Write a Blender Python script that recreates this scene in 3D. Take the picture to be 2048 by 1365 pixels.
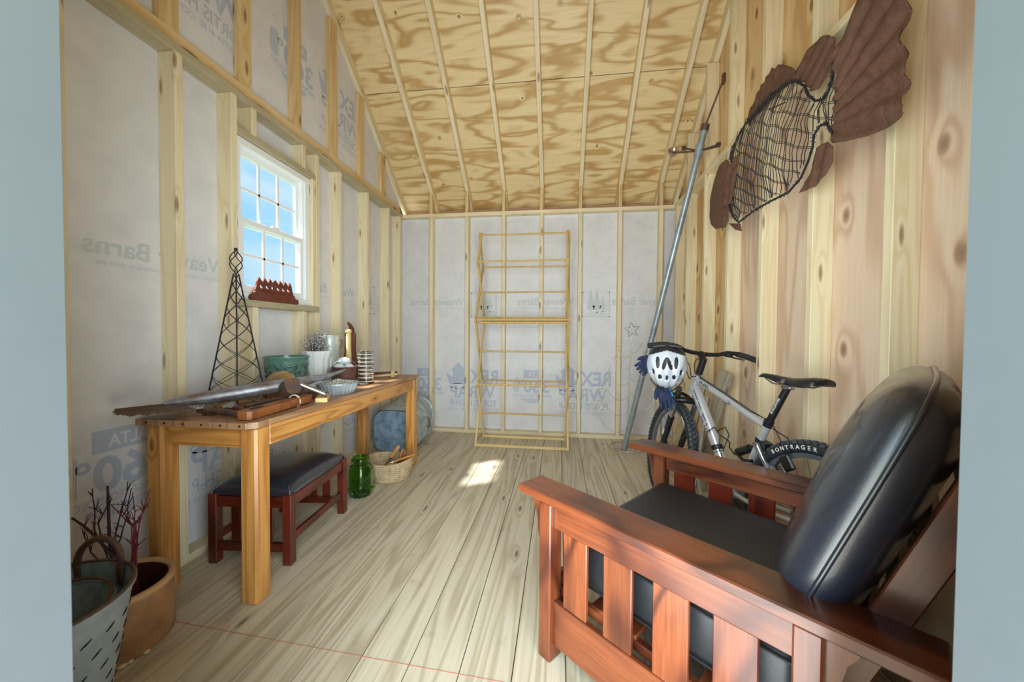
import bpy, bmesh, math, random
from mathutils import Vector, Matrix, noise

random.seed(7)
SC = bpy.context.scene
COL = SC.collection
for _o in list(bpy.data.objects):
    bpy.data.objects.remove(_o)

# ------------------------------------------------------------------ camera
CAM = bpy.data.cameras.new('camera')
CAM.sensor_width = 36.0
CAM.sensor_fit = 'HORIZONTAL'
CAM.lens = 724.98 / 2048 * 36.0
CAM.clip_start = 0.02
CAM.clip_end = 400
CAM_OB = bpy.data.objects.new('camera', CAM)
COL.objects.link(CAM_OB)
_fw = Vector((-0.12871025, 0.991436, -0.0220982))
_rt = Vector((0.99163684, 0.12888562, 0.00669831))
_up = Vector((-0.00948909, 0.02105125, 0.99973337))
_m = Matrix.Identity(4)
for _i in range(3):
    _m[_i][0], _m[_i][1], _m[_i][2] = _rt[_i], _up[_i], -_fw[_i]
_m[2][3] = 1.1065
CAM_OB.matrix_world = _m
CAM.dof.use_dof = True
CAM.dof.focus_distance = 2.6
CAM.dof.aperture_fstop = 6.3
SC.camera = CAM_OB

# ------------------------------------------------------------------ world, sun, exposure
W = bpy.data.worlds.new('world')
SC.world = W
W.use_nodes = True
_nt = W.node_tree
_bg = _nt.nodes['Background']
_tc = _nt.nodes.new('ShaderNodeTexCoord')
_mp = _nt.nodes.new('ShaderNodeMapping')
_mp.inputs['Scale'].default_value = (1, 1, 2.2)
_nz = _nt.nodes.new('ShaderNodeTexNoise')
_nz.inputs['Scale'].default_value = 3.2
_nz.inputs['Detail'].default_value = 7
_nz.inputs['Roughness'].default_value = 0.55
_cr = _nt.nodes.new('ShaderNodeValToRGB')
_cr.color_ramp.elements[0].position = 0.45
_cr.color_ramp.elements[0].color = (0.37, 0.71, 0.97, 1)
_cr.color_ramp.elements[1].position = 0.88
_cr.color_ramp.elements[1].color = (0.92, 0.96, 1.0, 1)
_nt.links.new(_tc.outputs['Generated'], _mp.inputs['Vector'])
_nt.links.new(_mp.outputs['Vector'], _nz.inputs['Vector'])
_nt.links.new(_nz.outputs['Fac'], _cr.inputs['Fac'])
_nt.links.new(_cr.outputs['Color'], _bg.inputs['Color'])
_bg.inputs['Strength'].default_value = 1.1

SUN = bpy.data.lights.new('sun', 'SUN')
SUN.energy = 15.0
SUN.angle = math.radians(2.5)
SUN.color = (1.0, 0.95, 0.86)
SUN_OB = bpy.data.objects.new('sun', SUN)
COL.objects.link(SUN_OB)
SUN_OB.rotation_euler = Vector((0.63, 0.37, -1.0)).to_track_quat('-Z', 'Y').to_euler()
SUN_OB.location = (-4, -2, 8)

# added fill light in the doorway, standing in for daylight through the open door
FILL = bpy.data.lights.new('door_fill', 'AREA')
FILL.shape = 'RECTANGLE'
FILL.size, FILL.size_y = 1.12, 1.95
FILL.energy = 46.0
FILL.spread = math.radians(144)
FILL.color = (0.86, 0.96, 1.0)
FILL_OB = bpy.data.objects.new('door_fill', FILL)
COL.objects.link(FILL_OB)
FILL_OB.location = (-0.148, 0.585, 1.04)
FILL_OB.rotation_euler = (math.radians(97), 0, math.radians(0))

SC.view_settings.view_transform = 'Standard'
SC.view_settings.look = 'None'
SC.view_settings.exposure = 0.08
SC.view_settings.gamma = 1.0
SC.view_settings.use_curve_mapping = False
SC.cycles.use_denoising = True
SC.cycles.max_bounces = 10
SC.cycles.diffuse_bounces = 6
SC.cycles.transmission_bounces = 8
SC.cycles.transparent_max_bounces = 12
SC.cycles.sample_clamp_indirect = 6.0
SC.cycles.caustics_reflective = False
SC.cycles.caustics_refractive = False

# ------------------------------------------------------------------ object helpers
PLACED = {}          # thing name -> True when its parts are given in world coordinates


def link(o):
    COL.objects.link(o)
    return o


def thing(name, label, cat, loc=(0, 0, 0), rot=(0, 0, 0), group=None, local=False):
    o = bpy.data.objects.new(name, None)
    o.empty_display_size = 0.05
    link(o)
    o.location = loc
    o.rotation_euler = rot
    o['label'] = label
    o['category'] = cat
    if group:
        o['group'] = group
    if not local:
        PLACED[o.name] = Matrix.Translation(Vector(loc)) @ Matrix.Identity(4)
    return o


def tag(o, label, cat, group=None):
    o['label'] = label
    o['category'] = cat
    if group:
        o['group'] = group
    return o


def attach(o, parent):
    if parent is None:
        return o
    o.parent = parent
    if parent.name in PLACED:
        o.matrix_parent_inverse = PLACED[parent.name].inverted()
    return o


class MB:
    """collects geometry for ONE mesh object"""

    def __init__(self):
        self.v = []
        self.f = []

    def add(self, vs, fs):
        b = len(self.v)
        self.v += [tuple(p) for p in vs]
        self.f += [tuple(i + b for i in f) for f in fs]
        return self

    def box(self, c, s, rot=None, bevel=0.0):
        bm = bmesh.new()
        bmesh.ops.create_cube(bm, size=1.0)
        for p in bm.verts:
            p.co = Vector((p.co.x * s[0], p.co.y * s[1], p.co.z * s[2]))
        if bevel > 0:
            bmesh.ops.bevel(bm, geom=list(bm.edges), offset=min(bevel, min(s) * 0.45), segments=1, affect='EDGES', profile=0.5)
        M = Matrix.Translation(Vector(c))
        if rot is not None:
            M = M @ rot.to_4x4()
        self.add_bm(bm, M)
        return self

    def add_bm(self, bm, M=None):
        bm.verts.index_update()
        vs = [(M @ p.co) if M else p.co.copy() for p in bm.verts]
        fs = [[q.index for q in f.verts] for f in bm.faces]
        bm.free()
        self.add(vs, fs)

    def cyl(self, p0, p1, r0, r1=None, n=12, caps=True):
        r1 = r0 if r1 is None else r1
        p0, p1 = Vector(p0), Vector(p1)
        d = (p1 - p0).normalized()
        a = d.orthogonal().normalized()
        b = d.cross(a)
        vs = []
        for p, r in ((p0, r0), (p1, r1)):
            for k in range(n):
                t = 2 * math.pi * k / n
                vs.append(p + a * r * math.cos(t) + b * r * math.sin(t))
        fs = [(k, (k + 1) % n, n + (k + 1) % n, n + k) for k in range(n)]
        if caps:
            fs.append(tuple(reversed(range(n))))
            fs.append(tuple(range(n, 2 * n)))
        return self.add(vs, fs)

    def tube(self, pts, r, n=8, closed=False, caps=True):
        """r: number or list of radii"""
        P = [Vector(p) for p in pts]
        m = len(P)
        R = r if isinstance(r, (list, tuple)) else [r] * m
        vs = []
        prev = None
        for i in range(m):
            if closed:
                t = P[(i + 1) % m] - P[i - 1]
            else:
                t = P[min(i + 1, m - 1)] - P[max(i - 1, 0)]
            if t.length < 1e-9:
                t = Vector((0, 0, 1))
            t.normalize()
            if prev is None:
                a = t.orthogonal().normalized()
            else:
                a = prev - t * prev.dot(t)
                if a.length < 1e-6:
                    a = t.orthogonal()
                a.normalize()
            prev = a
            b = t.cross(a)
            for k in range(n):
                w = 2 * math.pi * k / n
                vs.append(P[i] + (a * math.cos(w) + b * math.sin(w)) * R[i])
        fs = []
        for i in range(m if closed else m - 1):
            j = (i + 1) % m
            for k in range(n):
                fs.append((i * n + k, i * n + (k + 1) % n, j * n + (k + 1) % n, j * n + k))
        if caps and not closed:
            fs.append(tuple(reversed(range(n))))
            fs.append(tuple(range((m - 1) * n, m * n)))
        return self.add(vs, fs)

    def lathe(self, prof, n=32, c=(0, 0, 0), flute=None, sx=1.0, sy=1.0):
        """prof: (r, z) from bottom to top; flute(k_angle, r, z) -> r"""
        vs = []
        fs = []
        m = len(prof)
        for (r, z) in prof:
            for k in range(n):
                t = 2 * math.pi * k / n
                rr = flute(t, r, z) if flute else r
                vs.append((c[0] + rr * math.cos(t) * sx, c[1] + rr * math.sin(t) * sy, c[2] + z))
        for i in range(m - 1):
            for k in range(n):
                fs.append((i * n + k, i * n + (k + 1) % n, (i + 1) * n + (k + 1) % n, (i + 1) * n + k))
        return self.add(vs, fs)

    def prism(self, poly, M, h):
        """poly: 2D outline; extruded from z=0 to z=h in the frame M"""
        n = len(poly)
        vs = [M @ Vector((x, y, 0)) for x, y in poly] + [M @ Vector((x, y, h)) for x, y in poly]
        fs = [tuple(reversed(range(n))), tuple(range(n, 2 * n))]
        fs += [(k, (k + 1) % n, n + (k + 1) % n, n + k) for k in range(n)]
        return self.add(vs, fs)

    def ball(self, c, r, n=16, m=10, M=None):
        rx, ry, rz = r if isinstance(r, (list, tuple)) else (r, r, r)
        vs = []
        fs = []
        for i in range(m + 1):
            a = math.pi * i / m
            for k in range(n):
                t = 2 * math.pi * k / n
                p = Vector((rx * math.sin(a) * math.cos(t), ry * math.sin(a) * math.sin(t), rz * math.cos(a)))
                vs.append((M @ p if M else p) + Vector(c))
        for i in range(m):
            for k in range(n):
                fs.append((i * n + k, (i + 1) * n + k, (i + 1) * n + (k + 1) % n, i * n + (k + 1) % n))
        return self.add(vs, fs)

    def torus(self, c, R, r, M=None, N=48, n=10, rz=None):
        vs = []
        fs = []
        rz = r if rz is None else rz
        for i in range(N):
            a = 2 * math.pi * i / N
            for k in range(n):
                t = 2 * math.pi * k / n
                p = Vector(((R + r * math.cos(t)) * math.cos(a), (R + r * math.cos(t)) * math.sin(a), rz * math.sin(t)))
                vs.append((M @ p if M else p) + Vector(c))
        for i in range(N):
            j = (i + 1) % N
            for k in range(n):
                fs.append((i * n + k, j * n + k, j * n + (k + 1) % n, i * n + (k + 1) % n))
        return self.add(vs, fs)

    def xf(self, fn):
        self.v = [tuple(fn(Vector(p))) for p in self.v]
        return self

    def build(self, name, mat, parent=None, smooth=None, recalc=True):
        me = bpy.data.meshes.new(name)
        me.from_pydata(self.v, [], self.f)
        if recalc:
            bm = bmesh.new()
            bm.from_mesh(me)
            bmesh.ops.remove_doubles(bm, verts=bm.verts, dist=1e-6)
            bmesh.ops.recalc_face_normals(bm, faces=bm.faces)
            bm.to_mesh(me)
            bm.free()
        me.materials.append(MAT[mat] if isinstance(mat, str) else mat)
        if smooth is not None:
            me.polygons.foreach_set('use_smooth', [True] * len(me.polygons))
            if smooth < 179:
                me.set_sharp_from_angle(angle=math.radians(smooth))
        o = bpy.data.objects.new(name, me)
        link(o)
        attach(o, parent)
        return o


def frame_of(p0, p1, side):
    """matrix: origin mid, local z from p0 to p1, local y as near 'side' as can be"""
    p0, p1 = Vector(p0), Vector(p1)
    z = (p1 - p0).normalized()
    y = Vector(side)
    y = (y - z * y.dot(z))
    if y.length < 1e-6:
        y = z.orthogonal()
    y.normalize()
    x = y.cross(z)
    M = Matrix.Identity(4)
    for i in range(3):
        M[i][0], M[i][1], M[i][2] = x[i], y[i], z[i]
        M[i][3] = (p0[i] + p1[i]) / 2
    return M, (p1 - p0).length


def board(name, p0, p1, w, t, side, mat, parent=None, bevel=0.0025, taper=None):
    """a piece of timber: length p0-p1 along local z, thickness t along 'side', width w across"""
    M, L = frame_of(p0, p1, side)
    mb = MB().box((0, 0, 0), (w, t, L), bevel=bevel)
    if taper:
        mb.xf(lambda p: (p.x * (1 + (taper - 1) * (p.z / L + .5)), p.y, p.z))
    o = mb.build(name, mat, None)
    o.matrix_basis = M
    attach(o, parent)
    return o


def text_mesh(body, size, bold=0.0, spacing=1.0, align='LEFT'):
    cu = bpy.data.curves.new('lettering', 'FONT')
    cu.body = body
    cu.size = size
    cu.offset = bold
    cu.space_character = spacing
    cu.align_x = align
    cu.resolution_u = 3
    o = bpy.data.objects.new('lettering', cu)
    link(o)
    dg = bpy.context.evaluated_depsgraph_get()
    me = bpy.data.meshes.new_from_object(o.evaluated_get(dg))
    bpy.data.objects.remove(o)
    bpy.data.curves.remove(cu)
    vs = [v.co.copy() for v in me.vertices]
    fs = [tuple(p.vertices) for p in me.polygons]
    bpy.data.meshes.remove(me)
    return vs, fs


def text_fit(body, width, height, bold=0.012):
    """letters whose capital height and overall width are given; lower left at 0,0"""
    vs, fs = text_mesh(body, 1.0, bold)
    x0 = min(v.x for v in vs)
    x1 = max(v.x for v in vs)
    cap = 0.70
    return [Vector(((v.x - x0) / (x1 - x0) * width, v.y / cap * height, 0)) for v in vs], fs


# ------------------------------------------------------------------ materials
MAT = {}


def nmat(name):
    m = bpy.data.materials.new(name)
    m.use_nodes = True
    MAT[name] = m
    nt = m.node_tree
    return m, nt, nt.nodes['Principled BSDF']


def nd(nt, typ, **kw):
    n = nt.nodes.new(typ)
    for k, v in kw.items():
        if k in n.inputs:
            n.inputs[k].default_value = v
        else:
            setattr(n, k, v)
    return n


def ramp(nt, stops):
    r = nt.nodes.new('ShaderNodeValToRGB')
    e = r.color_ramp.elements
    while len(e) < len(stops):
        e.new(0.5)
    for i, (p, c) in enumerate(stops):
        e[i].position = p
        e[i].color = (c[0], c[1], c[2], 1) if len(c) == 3 else c
    return r


def S(r, g, b):
    f = lambda c: (c / 255 / 12.92) if c / 255 <= 0.04045 else ((c / 255 + 0.055) / 1.055) ** 2.4
    return (f(r), f(g), f(b))


def mixc(nt, fac, a, b, blend='MIX'):
    m = nt.nodes.new('ShaderNodeMix')
    m.data_type = 'RGBA'
    m.blend_type = blend
    for sock, val in ((m.inputs[0], fac), (m.inputs[6], a), (m.inputs[7], b)):
        if hasattr(val, 'links') or isinstance(val, bpy.types.NodeSocket):
            nt.links.new(val, sock)
        elif isinstance(val, (int, float)):
            sock.default_value = val
        else:
            sock.default_value = (val[0], val[1], val[2], 1)
    return m.outputs[2]


def math_node(nt, op, a, b=None, clamp=False):
    m = nt.nodes.new('ShaderNodeMath')
    m.operation = op
    m.use_clamp = clamp
    for i, val in enumerate((a, b)):
        if val is None:
            continue
        if isinstance(val, bpy.types.NodeSocket):
            nt.links.new(val, m.inputs[i])
        else:
            m.inputs[i].default_value = val
    return m.outputs[0]


def wood(name, light, mid, dark, cross=26.0, along=0.9, rings=7.0, ring_amt=0.45, knots=0.0, rough=0.55,
         coat=0.0, bump=0.12, vary=0.12, knot_col=(0.16, 0.08, 0.03), fine=0.35, dirt=0.0, grain_axis='z', knot_scale=(5.0, 5.0, 1.6)):
    """timber with its grain along the object's own z: contour rings of a stretched noise, fine fibres, knots"""
    m, nt, bs = nmat(name)
    L = nt.links.new
    tc = nd(nt, 'ShaderNodeTexCoord')
    oi = nd(nt, 'ShaderNodeObjectInfo')
    sh = nd(nt, 'ShaderNodeVectorMath', operation='SCALE')
    cmb = nd(nt, 'ShaderNodeCombineXYZ', X=11.3, Y=7.7, Z=23.1)
    L(cmb.outputs[0], sh.inputs[0])
    L(oi.outputs['Random'], sh.inputs['Scale'])
    ad = nd(nt, 'ShaderNodeVectorMath', operation='ADD')
    L(tc.outputs['Object'], ad.inputs[0])
    L(sh.outputs[0], ad.inputs[1])
    mp = nd(nt, 'ShaderNodeMapping')
    mp.inputs['Scale'].default_value = {'z': (cross * .2, cross * .2, along), 'x': (along, cross * .2, cross * .2), 'y': (cross * .2, along, cross * .2)}[grain_axis]
    L(ad.outputs[0], mp.inputs['Vector'])
    n1 = nd(nt, 'ShaderNodeTexNoise', Scale=1.0, Detail=2.0, Roughness=0.45, Distortion=0.35)
    L(mp.outputs[0], n1.inputs['Vector'])
    field = n1.outputs['Fac']
    if knots > 0:
        sp = nd(nt, 'ShaderNodeSeparateXYZ')
        L(ad.outputs[0], sp.inputs[0])
        kx = math_node(nt, 'MULTIPLY', math_node(nt, 'ADD', sp.outputs[0], math_node(nt, 'MULTIPLY', sp.outputs[1], 1.31)), knot_scale[0])
        kz = math_node(nt, 'MULTIPLY', sp.outputs[2], knot_scale[2])
        kc = nd(nt, 'ShaderNodeCombineXYZ')
        L(kx, kc.inputs[0])
        L(kz, kc.inputs[1])
        vo = nd(nt, 'ShaderNodeTexVoronoi', Scale=1.0, Randomness=1.0)
        vo.voronoi_dimensions = '2D'
        L(kc.outputs[0], vo.inputs['Vector'])
        sep = nd(nt, 'ShaderNodeSeparateColor')
        L(vo.outputs['Color'], sep.inputs[0])
        gate = math_node(nt, 'LESS_THAN', sep.outputs[0], 0.45)
        near = math_node(nt, 'SUBTRACT', 1.0, math_node(nt, 'MULTIPLY', vo.outputs['Distance'], 1.0 / (knots * 3.2)), clamp=True)
        swirl = math_node(nt, 'MULTIPLY', math_node(nt, 'MULTIPLY', math_node(nt, 'MULTIPLY', near, near), gate), 0.28)
        field = math_node(nt, 'ADD', field, swirl)
    # rings
    k = math_node(nt, 'MULTIPLY', field, rings * 6.283)
    s = math_node(nt, 'SINE', k)
    s = math_node(nt, 'MULTIPLY_ADD', s, 0.5)
    nt.nodes[-1].inputs[2].default_value = 0.5
    s = math_node(nt, 'POWER', s, 2.2)
    # fibres
    mp2 = nd(nt, 'ShaderNodeMapping')
    mp2.inputs['Scale'].default_value = {'z': (cross * 5, cross * 5, along * 3), 'x': (along * 3, cross * 5, cross * 5), 'y': (cross * 5, along * 3, cross * 5)}[grain_axis]
    L(ad.outputs[0], mp2.inputs['Vector'])
    n2 = nd(nt, 'ShaderNodeTexNoise', Scale=1.0, Detail=3.0, Roughness=0.6)
    L(mp2.outputs[0], n2.inputs['Vector'])
    r1 = ramp(nt, [(0.0, light), (1.0, mid)])
    L(math_node(nt, 'MULTIPLY', s, 1.0), r1.inputs['Fac'])
    base = mixc(nt, ring_amt, light, r1.outputs['Color'])
    r2 = ramp(nt, [(0.38, (0, 0, 0)), (0.72, (1, 1, 1))])
    L(n2.outputs['Fac'], r2.inputs['Fac'])
    base = mixc(nt, math_node(nt, 'MULTIPLY', r2.outputs['Color'], fine), base, mid)
    # broad tone
    n3 = nd(nt, 'ShaderNodeTexNoise', Scale=2.3, Detail=3.0)
    L(ad.outputs[0], n3.inputs['Vector'])
    r3 = ramp(nt, [(0.35, (0, 0, 0)), (0.75, (1, 1, 1))])
    L(n3.outputs['Fac'], r3.inputs['Fac'])
    base = mixc(nt, math_node(nt, 'MULTIPLY', r3.outputs['Color'], 0.35), base, dark)
    if knots > 0:
        r4 = ramp(nt, [(0.0, (1, 1, 1)), (knots * 0.55, (0.75, 0.75, 0.75)), (knots, (0, 0, 0))])
        L(vo.outputs['Distance'], r4.inputs['Fac'])
        base = mixc(nt, math_node(nt, 'MULTIPLY', r4.outputs['Color'], math_node(nt, 'MULTIPLY', gate, 0.8)), base, knot_col)
    if dirt > 0:
        n5 = nd(nt, 'ShaderNodeTexNoise', Scale=9.0, Detail=6.0, Roughness=0.7)
        L(ad.outputs[0], n5.inputs['Vector'])
        r5 = ramp(nt, [(0.60, (0, 0, 0)), (0.72, (1, 1, 1))])
        L(n5.outputs['Fac'], r5.inputs['Fac'])
        base = mixc(nt, math_node(nt, 'MULTIPLY', r5.outputs['Color'], dirt), base, (0.10, 0.08, 0.06))
    # piece to piece
    hv = nd(nt, 'ShaderNodeHueSaturation')
    L(base, hv.inputs['Color'])
    mr = nd(nt, 'ShaderNodeMapRange')
    mr.inputs['To Min'].default_value = 1 - vary
    mr.inputs['To Max'].default_value = 1 + vary
    L(oi.outputs['Random'], mr.inputs['Value'])
    L(mr.outputs[0], hv.inputs['Value'])
    L(hv.outputs[0], bs.inputs['Base Color'])
    bs.inputs['Roughness'].default_value = rough
    if coat:
        bs.inputs['Coat Weight'].default_value = coat
        bs.inputs['Coat Roughness'].default_value = 0.18
    if bump:
        bp = nd(nt, 'ShaderNodeBump', Strength=bump, Distance=0.002)
        L(math_node(nt, 'ADD', math_node(nt, 'MULTIPLY', s, 0.6), n2.outputs['Fac']), bp.inputs['Height'])
        L(bp.outputs[0], bs.inputs['Normal'])
    return m


def plain(name, col, rough=0.5, metal=0.0, noise_amt=0.0, noise_col=None, scale=6.0, bump=0.0, bump_scale=60.0, coat=0.0, spec=0.5,
          lo=0.42, hi=0.68, detail=5.0, distort=0.0, stretch=None, sheen=0.0):
    m, nt, bs = nmat(name)
    L = nt.links.new
    bs.inputs['Base Color'].default_value = (*col, 1)
    bs.inputs['Roughness'].default_value = rough
    bs.inputs['Metallic'].default_value = metal
    bs.inputs['Specular IOR Level'].default_value = spec
    if coat:
        bs.inputs['Coat Weight'].default_value = coat
        bs.inputs['Coat Roughness'].default_value = 0.12
    tc = nd(nt, 'ShaderNodeTexCoord')
    vec = tc.outputs['Object']
    if stretch:
        mp = nd(nt, 'ShaderNodeMapping')
        mp.inputs['Scale'].default_value = stretch
        L(vec, mp.inputs['Vector'])
        vec = mp.outputs[0]
    if noise_amt > 0:
        n = nd(nt, 'ShaderNodeTexNoise', Scale=scale, Detail=detail, Roughness=0.65, Distortion=distort)
        L(vec, n.inputs['Vector'])
        r = ramp(nt, [(lo, (0, 0, 0)), (hi, (1, 1, 1))])
        L(n.outputs['Fac'], r.inputs['Fac'])
        L(mixc(nt, math_node(nt, 'MULTIPLY', r.outputs['Color'], noise_amt), col, noise_col), bs.inputs['Base Color'])
    if bump > 0:
        n = nd(nt, 'ShaderNodeTexNoise', Scale=bump_scale, Detail=4.0, Roughness=0.6)
        L(vec, n.inputs['Vector'])
        bp = nd(nt, 'ShaderNodeBump', Strength=bump, Distance=0.004)
        L(n.outputs['Fac'], bp.inputs['Height'])
        L(bp.outputs[0], bs.inputs['Normal'])
    return m


def glassmat(name, col, rough=0.02, ior=1.45):
    m, nt, bs = nmat(name)
    bs.inputs['Base Color'].default_value = (*col, 1)
    bs.inputs['Transmission Weight'].default_value = 1.0
    bs.inputs['Roughness'].default_value = rough
    bs.inputs['IOR'].default_value = ior
    return m


# building timber
wood('spruce', S(236, 224, 192), S(216, 194, 148), S(230, 214, 176), cross=44, along=0.5, rings=7, ring_amt=0.6, knots=0.11, vary=0.05, knot_col=S(126, 84, 50), knot_scale=(8, .6, 2.2), bump=0.05)
wood('spruce_warm', S(228, 202, 154), S(198, 160, 102), S(212, 178, 124), cross=44, along=0.5, rings=7, ring_amt=0.6, knots=0.11, vary=0.06, knot_col=S(110, 66, 34), knot_scale=(8, .6, 2.2), bump=0.05)
wood('spruce_weathered', S(196, 184, 152), S(150, 140, 112), S(174, 158, 124), cross=60, along=3.0, rings=3, ring_amt=0.3, knots=0.0, vary=0.05, fine=0.8, bump=0.1)
wood('plywood_roof', S(240, 220, 172), S(190, 148, 84), S(232, 206, 152), cross=34, along=1.5, rings=4.4, ring_amt=0.9, knots=0.03, vary=0.03, rough=0.45, knot_col=S(70, 38, 14), fine=0.25, bump=0.04, knot_scale=(2.6, .1, 2.6))
wood('plywood_wall', S(230, 208, 184), S(192, 152, 122), S(220, 188, 160), cross=26, along=0.7, rings=4.6, ring_amt=0.62, knots=0.12, vary=0.03, rough=0.6, knot_col=S(128, 84, 54), fine=0.25, bump=0.06, knot_scale=(4.6, .1, 2.6))
wood('plywood_wall_gold', S(228, 200, 150), S(186, 138, 80), S(214, 176, 120), cross=26, along=0.7, rings=4.6, ring_amt=0.7, knots=0.12, vary=0.04, rough=0.6, knot_col=S(110, 64, 32), fine=0.25, bump=0.06, knot_scale=(4.6, .1, 2.6))
wood('floor_pine', S(214, 206, 184), S(160, 144, 114), S(198, 182, 152), cross=52, along=0.55, rings=7.0, ring_amt=0.62, knots=0.075, vary=0.07, rough=0.5, knot_col=S(74, 54, 38), fine=0.4, dirt=0.25, bump=0.1, knot_scale=(6, .1, 1.6))
wood('rack_wood', S(208, 178, 114), S(172, 136, 76), S(190, 156, 92), cross=60, along=2, rings=4, ring_amt=0.4, vary=0.08, rough=0.45)
wood('rack_wood_pale', S(226, 200, 140), S(200, 166, 104), S(212, 182, 122), cross=60, along=2, rings=4, ring_amt=0.4, vary=0.05, rough=0.5)
# furniture timber
wood('teak', S(218, 160, 86), S(154, 96, 42), S(192, 130, 62), cross=40, along=0.8, rings=7, ring_amt=0.7, knots=0.06, rough=0.38, coat=0.25, vary=0.08, knot_col=S(80, 40, 18), fine=0.5, knot_scale=(5, .6, 2.0))
wood('teak_worn', S(184, 142, 104), S(124, 86, 56), S(142, 116, 94), cross=40, along=0.8, rings=7, ring_amt=0.7, knots=0.0, rough=0.42, vary=0.05, fine=0.5)
wood('cherry', S(136, 72, 40), S(54, 21, 13), S(90, 41, 24), cross=22, along=1.6, rings=4.6, ring_amt=0.85, rough=0.3, coat=0.35, vary=0.12, fine=0.5, bump=0.03)
wood('mahogany', S(108, 40, 24), S(50, 14, 10), S(80, 25, 16), cross=22, along=1.2, rings=4.5, ring_amt=0.75, rough=0.3, coat=0.35, vary=0.10, fine=0.4, bump=0.03)
wood('tool_wood', S(196, 150, 92), S(150, 98, 50), S(166, 116, 64), cross=40, along=2, rings=4, ring_amt=0.5, rough=0.55, vary=0.1)
wood('tool_wood_brown', S(160, 98, 50), S(104, 54, 24), S(128, 74, 36), cross=40, along=2, rings=4, ring_amt=0.6, rough=0.5, vary=0.1, dirt=0.2)
wood('old_brown_wood', S(128, 76, 46), S(72, 38, 24), S(96, 54, 34), cross=30, along=2, rings=4, ring_amt=0.6, rough=0.6, vary=0.08, dirt=0.3)
wood('grey_board', S(196, 186, 166), S(140, 126, 104), S(172, 158, 134), cross=40, along=1.2, rings=5, ring_amt=0.6, rough=0.75, vary=0.06, knots=0.08, knot_col=S(84, 66, 50), fine=0.6)
plain('white_board', S(222, 220, 212), 0.7, noise_amt=0.7, noise_col=S(176, 160, 138), scale=9, lo=0.48, hi=0.72, bump=0.2)

# sheets, paint
plain('house_wrap', S(224, 224, 227), 0.55, noise_amt=0.5, noise_col=S(203, 203, 209), scale=7, bump=0.10, bump_scale=9.0)
plain('wrap_print', S(184, 194, 212), 0.6)
plain('wrap_print_pale', S(196, 204, 206), 0.6)
plain('jamb_paint', S(182, 199, 224), 0.55, noise_amt=0.5, noise_col=S(168, 187, 212), scale=8, lo=0.5, hi=0.8)
plain('vinyl_white', S(238, 240, 242), 0.35)
plain('gable_inner', S(214, 186, 140), 0.7)
plain('grass', S(110, 124, 74), 0.9, noise_amt=0.8, noise_col=S(150, 150, 104), scale=3)
plain('gravel', S(196, 190, 178), 0.9, noise_amt=0.7, noise_col=S(160, 154, 142), scale=40)
plain('fascia_pink', S(206, 164, 140), 0.7)
plain('shingle', S(70, 66, 64), 0.9)
plain('chalk_red', S(188, 118, 104), 0.9)
# leather
plain('leather', (0.013, 0.019, 0.034), 0.36, noise_amt=0.35, noise_col=(0.03, 0.04, 0.062), scale=5, bump=0.10, bump_scale=240, coat=0.6, spec=0.9)
plain('leather_seat', (0.018, 0.019, 0.022), 0.42, noise_amt=0.45, noise_col=(0.04, 0.04, 0.04), scale=6, bump=0.12, bump_scale=240)
# metals
plain('galvanized', S(168, 180, 186), 0.42, 0.5, noise_amt=0.75, noise_col=S(118, 132, 142), scale=11, lo=0.38, hi=0.66, bump=0.06)
plain('galvanized_pale', S(206, 214, 210), 0.38, 0.3, noise_amt=0.6, noise_col=S(166, 180, 176), scale=14, bump=0.04)
plain('tub_zinc', S(190, 200, 202), 0.55, 0.25, noise_amt=0.8, noise_col=S(122, 138, 144), scale=22, bump=0.08)
plain('tub_zinc_dark', S(142, 168, 188), 0.5, 0.1, noise_amt=0.8, noise_col=S(84, 106, 126), scale=20, bump=0.08)
plain('bucket_zinc', S(168, 186, 200), 0.5, 0.25, noise_amt=0.7, noise_col=S(130, 148, 162), scale=9, bump=0.05)
plain('bucket_inside', S(128, 148, 162), 0.55, 0.1, noise_amt=0.8, noise_col=S(84, 102, 116), scale=30, bump=0.1)
plain('slot_dark', (0.01, 0.01, 0.012), 0.8)
plain('iron_brown', S(92, 76, 70), 0.6, 0.35, noise_amt=0.8, noise_col=S(124, 88, 66), scale=24, bump=0.15)
plain('rust', S(108, 76, 60), 0.75, 0.1, noise_amt=0.8, noise_col=S(82, 56, 44), scale=30, bump=0.4, bump_scale=110)
plain('rust_red', S(118, 62, 42), 0.7, 0.1, noise_amt=0.8, noise_col=S(88, 44, 32), scale=16, bump=0.25)
plain('rust_dark', S(86, 66, 60), 0.55, 0.4, noise_amt=0.8, noise_col=S(116, 92, 80), scale=26, bump=0.25)
plain('fish_steel', S(158, 166, 178), 0.36, 0.5, noise_amt=0.8, noise_col=S(118, 92, 76), scale=9, lo=0.42, hi=0.6, bump=0.12)
plain('dark_wire', S(52, 56, 64), 0.5, 0.5)
plain('obelisk_iron', S(46, 44, 50), 0.55, 0.4)
plain('bare_wire', S(206, 196, 178), 0.4, 0.5, noise_amt=0.7, noise_col=S(176, 160, 136), scale=12)
plain('copper_cup', S(176, 148, 138), 0.3, 0.7)
plain('frame_silver', S(206, 208, 212), 0.28, 0.5)
plain('steel', S(176, 180, 186), 0.25, 0.9)
plain('black_metal', (0.012, 0.012, 0.014), 0.35)
plain('rubber', (0.018, 0.021, 0.026), 0.65, noise_amt=0.5, noise_col=(0.06, 0.07, 0.08), scale=30, lo=0.5, hi=0.75)
plain('tread_dusty', (0.05, 0.06, 0.07), 0.8, noise_amt=0.7, noise_col=(0.16, 0.18, 0.19), scale=24)
plain('rim_grey', S(124, 130, 142), 0.4, 0.6)
plain('print_white', S(226, 224, 214), 0.6)
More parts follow.
